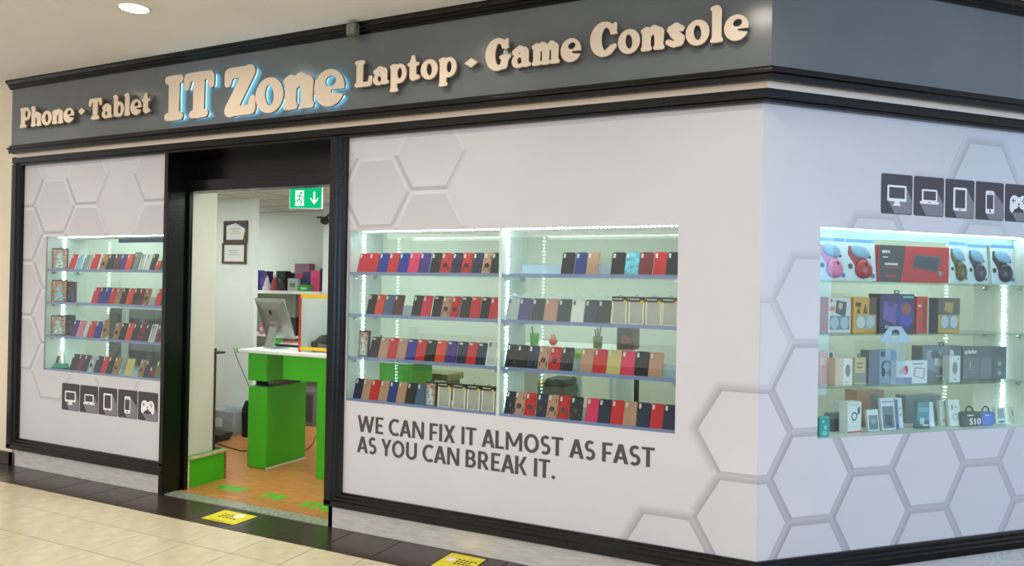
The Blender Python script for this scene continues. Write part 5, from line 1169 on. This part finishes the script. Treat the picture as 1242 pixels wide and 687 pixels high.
def shelf_box(label, px0, px1, py_top, d, rgb, zb=None, depth=0.12, rz=0.0, name='goods_box', lid=None, tilt=0.0):
    zb = zs_ if zb is None else zb
    a0, a1 = pa(px0, 345, d)[0], pa(px1, 345, d)[0]; h = pa((px0+px1)/2, py_top, d)[1]-zb
    t = thing(name, label, 'box', FA, ((a0+a1)/2, d, zb+0.001), GS, rz=rz, ry=tilt)
    w = (a1-a0)/2*0.92
    obj('body', MB().cbox(-w, w, 0, depth, 0, h, 0.004), tone(rgb, 0.45), t)
    obj('label_patch', MB().box(-w*0.5, w*0.4, -0.002, 0.001, h*0.3, h*0.62), tone(lid or (220, 222, 226), 0.45), t)
shelf_box('blue carton with a white flower mark at the left of the back shelf', 306, 313, 328, 3.40, (30, 70, 170))
shelf_box('purple bag-like carton leaning on the back shelf', 313, 324, 329, 3.42, (70, 46, 112), lid=(96, 66, 150))
shelf_box('black equipment carton in the middle of the back shelf', 334, 346, 329, 3.45, (34, 38, 36), lid=(120, 126, 120))
shelf_box('dark grey carton behind the folders on the back shelf', 342, 352, 331, 3.58, (60, 66, 62), lid=(150, 156, 150))
shelf_box('pale grey flat carton on the back shelf', 348, 362, 338, 3.40, (168, 172, 170), lid=(110, 114, 112))
shelf_box('green flat box low on the back shelf', 360, 378, 346, 3.37, (60, 150, 60), depth=0.07, lid=(180, 210, 180))
shelf_box('navy flat box stacked on the back shelf', 361, 379, 338, 3.45, (44, 50, 96), depth=0.05, lid=(90, 96, 140))
shelf_box('violet notebook box standing on the back shelf', 366, 379, 330, 3.51, (76, 50, 110), depth=0.05, lid=(206, 80, 120))
shelf_box('pink folder standing at the right of the back shelf', 376, 388, 328.5, 3.40, (216, 70, 122), depth=0.03, lid=(206, 60, 112))
shelf_box('clear pink storage box on top of the goods on the back shelf', 356, 375, 320, 3.58, (150, 108, 128), lid=(210, 60, 90))
shelf_box('small blue and black pack at the far right end of the back shelf', 388, 392, 326, 3.42, (24, 40, 120), lid=(20, 22, 30))
for i, (px, py, rgb, lab) in enumerate(((316, 336, (190, 186, 196), 'crumpled grey carrier bag on the back shelf'), (325, 333, (150, 60, 70), 'crumpled red and grey bag on the back shelf'), (333.5, 340, (40, 42, 44), 'crumpled black bag on the back shelf'))):
    xk_, _ = pa(px+6, 345, 3.37); t = thing('carrier_bag', lab, 'bag', FA, (xk_, 3.40, zs_+0.001), GS)
    m = MB(); rs = []; rnd = random.Random(i)
    for q in range(6):
        k_ = (1.0, 1.05, 0.9, 0.75, 0.5, 0.2)[q]
        rs.append([(0.062*k_*math.cos(2*math.pi*j/9)*(0.8+0.4*rnd.random()), 0.035*k_*math.sin(2*math.pi*j/9), 0.032*q+0.01*rnd.random()*(q > 0)) for j in range(9)])
    m.rings(rs); obj('bag_body', m, tone(rgb, 0.4), t); obj('bag_handle', MB().tube([(-0.03, 0, 0.15), (0, 0, 0.20), (0.03, 0, 0.15)], 0.006), tone(rgb, 0.4), t)
zl = zs_-0.595
shelf_box('black angled laptop stand box on the lower back shelf', 352, 360, 385, 3.42, (50, 56, 54), zb=zl, lid=(80, 86, 84))
shelf_box('white cable pack on the lower back shelf behind the computer', 341, 348, 378, 3.44, (206, 214, 206), zb=zl, lid=(130, 140, 130))
shelf_box('pink card pack on the lower back shelf', 315, 321, 392, 3.44, (206, 120, 130), zb=zl)
shelf_box('dark grey monitor carton on the lower back shelf', 376, 386, 374, 3.42, (90, 96, 94), zb=zl, lid=(60, 64, 62))
# storage on the floor by the pillar
xq, yq = pf(284, 524)
t = thing('storage_tub', 'translucent plastic storage tub on the floor by the pillar', 'storage tub', FA, (xq-0.02, 2.12, 0))
R = [[(-w_, -d_, z), (w_, -d_, z), (w_, d_, z), (-w_, d_, z)] for w_, d_, z in ((0.20, 0.13, 0.0), (0.235, 0.155, 0.26), (0.25, 0.17, 0.262), (0.25, 0.17, 0.28), (0.23, 0.15, 0.28), (0.195, 0.125, 0.008))]
m = MB(); m.rings(R, cap=True); obj('tub', m, film('frosted_tub', (206, 216, 222), 0.55), t)
obj('contents', MB().cbox(-0.16, 0.12, -0.09, 0.09, 0.01, 0.16, 0.01), tone((150, 150, 154)), t)
obj('paper_note', MB().box(-0.06, 0.05, -0.150, -0.148, 0.09, 0.19), M_PAPER, t)
t = thing('black_pouch', 'small black pouch leaning over the storage tub', 'pouch', FA, (xq+0.32, 2.10, 0))
obj('pouch_body', MB().rings([[(-0.03, -0.08, 0), (0.06, -0.08, 0), (0.06, 0.06, 0), (-0.03, 0.06, 0)], [(-0.04, -0.08, 0.3), (0.05, -0.08, 0.3), (0.05, 0.06, 0.3), (-0.04, 0.06, 0.3)], [(-0.02, -0.05, 0.40), (0.03, -0.05, 0.40), (0.03, 0.03, 0.40), (-0.02, 0.03, 0.40)]]), tone((22, 22, 24), 0.6), t)
obj('zip', MB().box(-0.03, 0.04, -0.084, -0.078, 0.28, 0.29), tone((90, 90, 92)), t)
xq, yq = pf(268, 531)
for i in range(3):
    t = thing('laptop', ('lowest', 'middle', 'topmost')[i]+' closed black laptop in the floor pile by the pillar', 'laptop', FA, (xq-0.02+0.02*i, 1.74, 0.028*i), 'laptops piled on the floor', rz=0.05*i)
    obj('base', MB().cbox(-0.18, 0.18, -0.12, 0.12, 0.0, 0.013, 0.003), tone((44, 46, 48), 0.35), t); obj('lid', MB().cbox(-0.18, 0.18, -0.12, 0.12, 0.014, 0.027, 0.003), tone((30, 31, 33), 0.3), t)
    obj('hinge', MB().box(-0.12, 0.12, 0.116, 0.124, 0.006, 0.020), tone((20, 20, 20)), t)
xq, _ = pa(258, 480, 1.35)
t = thing('stand_post', 'slim black equipment stand beside the pillar', 'stand', FA, (xq, 1.35, 0))
obj('post', MB().box(-0.022, 0.022, -0.02, 0.02, 0.015, 1.05), tone((40, 44, 44), 0.4), t); obj('foot', MB().box(-0.10, 0.10, -0.10, 0.10, 0.0, 0.015), tone((30, 30, 32)), t)
obj('shelf_arm', MB().box(-0.02, 0.10, -0.06, 0.06, 1.0, 1.02), tone((30, 30, 32)), t)
# cable on the floor
p = [pf(*q) for q in ((258, 538), (275, 543), (292, 548), (305, 548))]
t = tag(obj('floor_cable', MB().tube([(a, b, 0.006) for a, b in p], 0.006), tone((26, 24, 24))), 'black cable lying on the wooden floor left of the green cabinet', 'cable')
p = [pf(*q) for q in ((366, 549), (374, 545), (380, 538), (383, 530))]
tag(obj('floor_cable', MB().tube([(a, b, 0.006) for a, b in p], 0.006), tone((26, 24, 24))), 'black cable lying on the wooden floor under the counter', 'cable')
x0_, z0_ = pa(288, 432, 1.35); x1_, _ = pa(296, 490, 1.35)
obj('hanging_cable', MB().tube([(x0_+4.3, 0.3, CT+0.002), (x0_+4.32, 0.32, CT-0.1), (x0_+4.36, 0.5, 0.6), (x0_+4.4, 0.6, 0.38)], 0.004), tone((60, 60, 60)), counter)
# grey equipment under the counter
xq, yq = pf(396, 515)
t = thing('paper_stack', 'stack of papers and blue folders on the floor behind the counter', 'papers', FA, (xq-0.2, 2.5, 0))
obj('blue_folder', MB().box(-0.18, 0.18, -0.12, 0.12, 0.0, 0.02), tone((70, 110, 190)), t); obj('white_sheets', MB().box(-0.17, 0.19, -0.12, 0.11, 0.02, 0.06), M_PAPER, t)
t = thing('base_unit', 'grey computer base unit behind the counter', 'computer', FA, (xq-0.25, 3.0, 0))
obj('case_body', MB().cbox(-0.24, 0.22, -0.1, 0.3, 0.0, 0.42, 0.004), tone((110, 112, 110)), t); obj('front_bezel', MB().box(-0.22, 0.20, -0.105, -0.098, 0.05, 0.38), tone((70, 72, 72)), t)

# ------------------------------------------------------------------ furniture seen through the middle display window
xg, zg = pa(463, 442, 1.05); xg2, _ = pa(494, 442, 1.05)
t = thing('green_unit', 'bright green desk pedestal seen through the left bay of the middle window', 'pedestal', FA, ((xg+xg2)/2, 1.05, 0))
obj('carcass', MB().cbox(-(xg2-xg)/2, (xg2-xg)/2, 0, 0.4, 0.0, zg, 0.003), M_GREEN, t); obj('drawer_front', MB().cbox(-(xg2-xg)/2+0.01, (xg2-xg)/2-0.01, -0.012, 0.0, zg*0.5, zg-0.02, 0.002), M_GREEN, t)
xd0, zd = pa(622, 418, 1.7); xd1, _ = pa(745, 420, 1.7)
t = thing('white_desk', 'white desk inside the shop seen through the right bay', 'desk', FA, ((xd0+xd1)/2, 1.7, 0)); wdk = (xd1-xd0)/2
obj('desk_top', MB().cbox(-wdk, wdk, 0, 0.6, zd-0.03, zd, 0.003), M_WHITE, t)
for sx_ in (-1, 1): obj('end_panel', MB().box(sx_*(wdk-0.03)-0.015, sx_*(wdk-0.03)+0.015, 0.02, 0.58, 0.0, zd-0.03), M_WHITE, t)
def pot(label, px, rgb, pens):
    x = pa(px, 412, 1.76)[0]; t = thing('pen_pot', label, 'pen pot', FA, (x, 1.78, zd+0.001), 'pen pots on the white desk')
    obj('cup', MB().lathe([(0.036, 0), (0.042, 0.10), (0.038, 0.10), (0.034, 0.006)], n=14), mat('pot_print_%d' % px, rgb, 0.4, noise=(40, 0.4)), t, smooth=True)
    for i in range(pens):
        a = -0.5+i*0.5; obj('pen', MB().tube([(0.01*a, 0, 0.02), (0.05*a, 0.0, 0.16+0.01*i)], 0.006), tone((30, 40, 90)), t)
pot('green patterned pen pot on the left of the white desk', 647, (70, 150, 50), 1)
pot('olive pen pot with dark pens on the right of the white desk', 724, (96, 104, 40), 3)
x = pa(670, 412, 1.8)[0]
t = thing('desk_toy', 'small orange round figure on the white desk', 'toy', FA, (x, 1.82, zd+0.001))
obj('toy_body', MB().blob((0, 0, 0.035), 0.04, 0.03, 0.035), tone((226, 96, 70)), t, smooth=True); obj('toy_head', MB().blob((0, 0, 0.075), 0.026, 0.024, 0.026), tone((236, 150, 120)), t, smooth=True)
x = pa(700, 428, 1.45)[0]; z = pa(700, 432, 1.45)[1]
t = thing('lime_bowl', 'lime green bowl seen between the cases in the right bay', 'bowl', FA, (x, 1.52, z-0.04))
obj('bowl', MB().lathe([(0.04, 0), (0.075, 0.03), (0.085, 0.07), (0.08, 0.07), (0.05, 0.02)], n=18), tone((140, 190, 30), 0.4), t, smooth=True)
zbt = z-0.04
t2 = thing('plant_stand', 'slim white stand under the lime green bowl', 'stand', FA, (x, 1.52, 0)); obj('stand_top', MB().box(-0.09, 0.09, -0.09, 0.09, zbt-0.02, zbt-0.0005), M_WHITE, t2); obj('stand_post', MB().box(-0.02, 0.02, -0.02, 0.02, 0.0, zbt-0.02), M_WHITE, t2)
xa_, za_ = pa(746, 397, 1.75); xb_, zb_ = pa(766, 424, 1.75)
t = thing('dark_carton', 'dark brown carton with a red print on the desk end in the right bay', 'box', FA, ((xa_+xb_)/2, 1.80, zd+0.001))
obj('carton', MB().cbox(-(xb_-xa_)/2, (xb_-xa_)/2, 0, 0.18, 0, max(0.1, za_-zd), 0.003), tone((64, 46, 44)), t); obj('red_print', MB().prism([(-0.05, 0.05), (0.06, 0.04), (0.05, 0.10), (-0.02, 0.12)], -0.002, 0.001), tone((150, 60, 50)), t)
t = thing('wall_rail', 'black slotted upright seen behind the right bay', 'rail', FA, (pa(771.5, 470, 0.9)[0], 0.9, 0))
obj('rail_post', MB().box(-0.016, 0.016, 0, 0.02, 0.0, pa(771, 459, 0.9)[1]), tone((26, 28, 26)), t); obj('rail_foot', MB().box(-0.08, 0.08, -0.08, 0.08, 0.0, 0.02), tone((26, 28, 26)), t)
xa_, za_ = pa(505, 452, 1.6); xb_, _ = pa(543, 452, 1.6)
t = thing('olive_bench', 'olive topped bench seen through the left bay behind the cases', 'bench', FA, ((xa_+xb_)/2, 1.6, 0)); wb_ = (xb_-xa_)/2
obj('bench_top', MB().cbox(-wb_, wb_, 0, 0.3, za_-0.06, za_, 0.003), tone((150, 144, 96)), t)
for sx_ in (-1, 1): obj('bench_leg', MB().box(sx_*(wb_-0.03)-0.015, sx_*(wb_-0.03)+0.015, 0.05, 0.25, 0, za_-0.06), tone((110, 112, 84)), t)
xa_, za_ = pa(652, 459, 1.1); xb_, zb2_ = pa(684, 476, 1.1)
t = thing('tool_crate', 'grey crate of parts seen behind the bottom shelf of the right bay', 'crate', FA, ((xa_+xb_)/2, 1.1, 0)); wc = (xb_-xa_)/2
obj('crate_body', MB().cbox(-wc, wc, 0, 0.3, 0.0, za_-0.06, 0.004), tone((96, 104, 100)), t); obj('crate_lid', MB().cbox(-wc*0.5, wc, 0.02, 0.28, za_-0.06, za_, 0.01), tone((70, 78, 76)), t); obj('yellow_part', MB().cbox(-wc, -wc*0.5, 0.0, 0.1, za_-0.06, za_-0.02, 0.004), tone((180, 150, 50)), t)
# dark repair cabinet behind the left display window
xa_, za_ = pa(132, 374, 1.1); xb_, _ = pa(196, 374, 1.1)
t = thing('repair_cabinet', 'dark teal glass-fronted cabinet standing behind the left display window', 'cabinet', FA, (xa_, 1.1, 0)); W_ = x_at(253, 1.0, 1.5)-xa_
mdk = mat('dark_teal_gloss', (36, 58, 58), 0.3, noise=(3, 0.2))
obj('carcass', MB().box(0, W_, 0.02, 0.4, 0, za_), mdk, t)
for q in range(3): obj('door_leaf', MB().cbox(q*W_/3+0.01, (q+1)*W_/3-0.01, 0.0, 0.02, 0.05, za_-0.02, 0.002), mdk, t)
obj('pale_upright', MB().box(W_*0.24, W_*0.24+0.07, -0.03, 0.0, 0, za_), tone((190, 200, 198)), t)
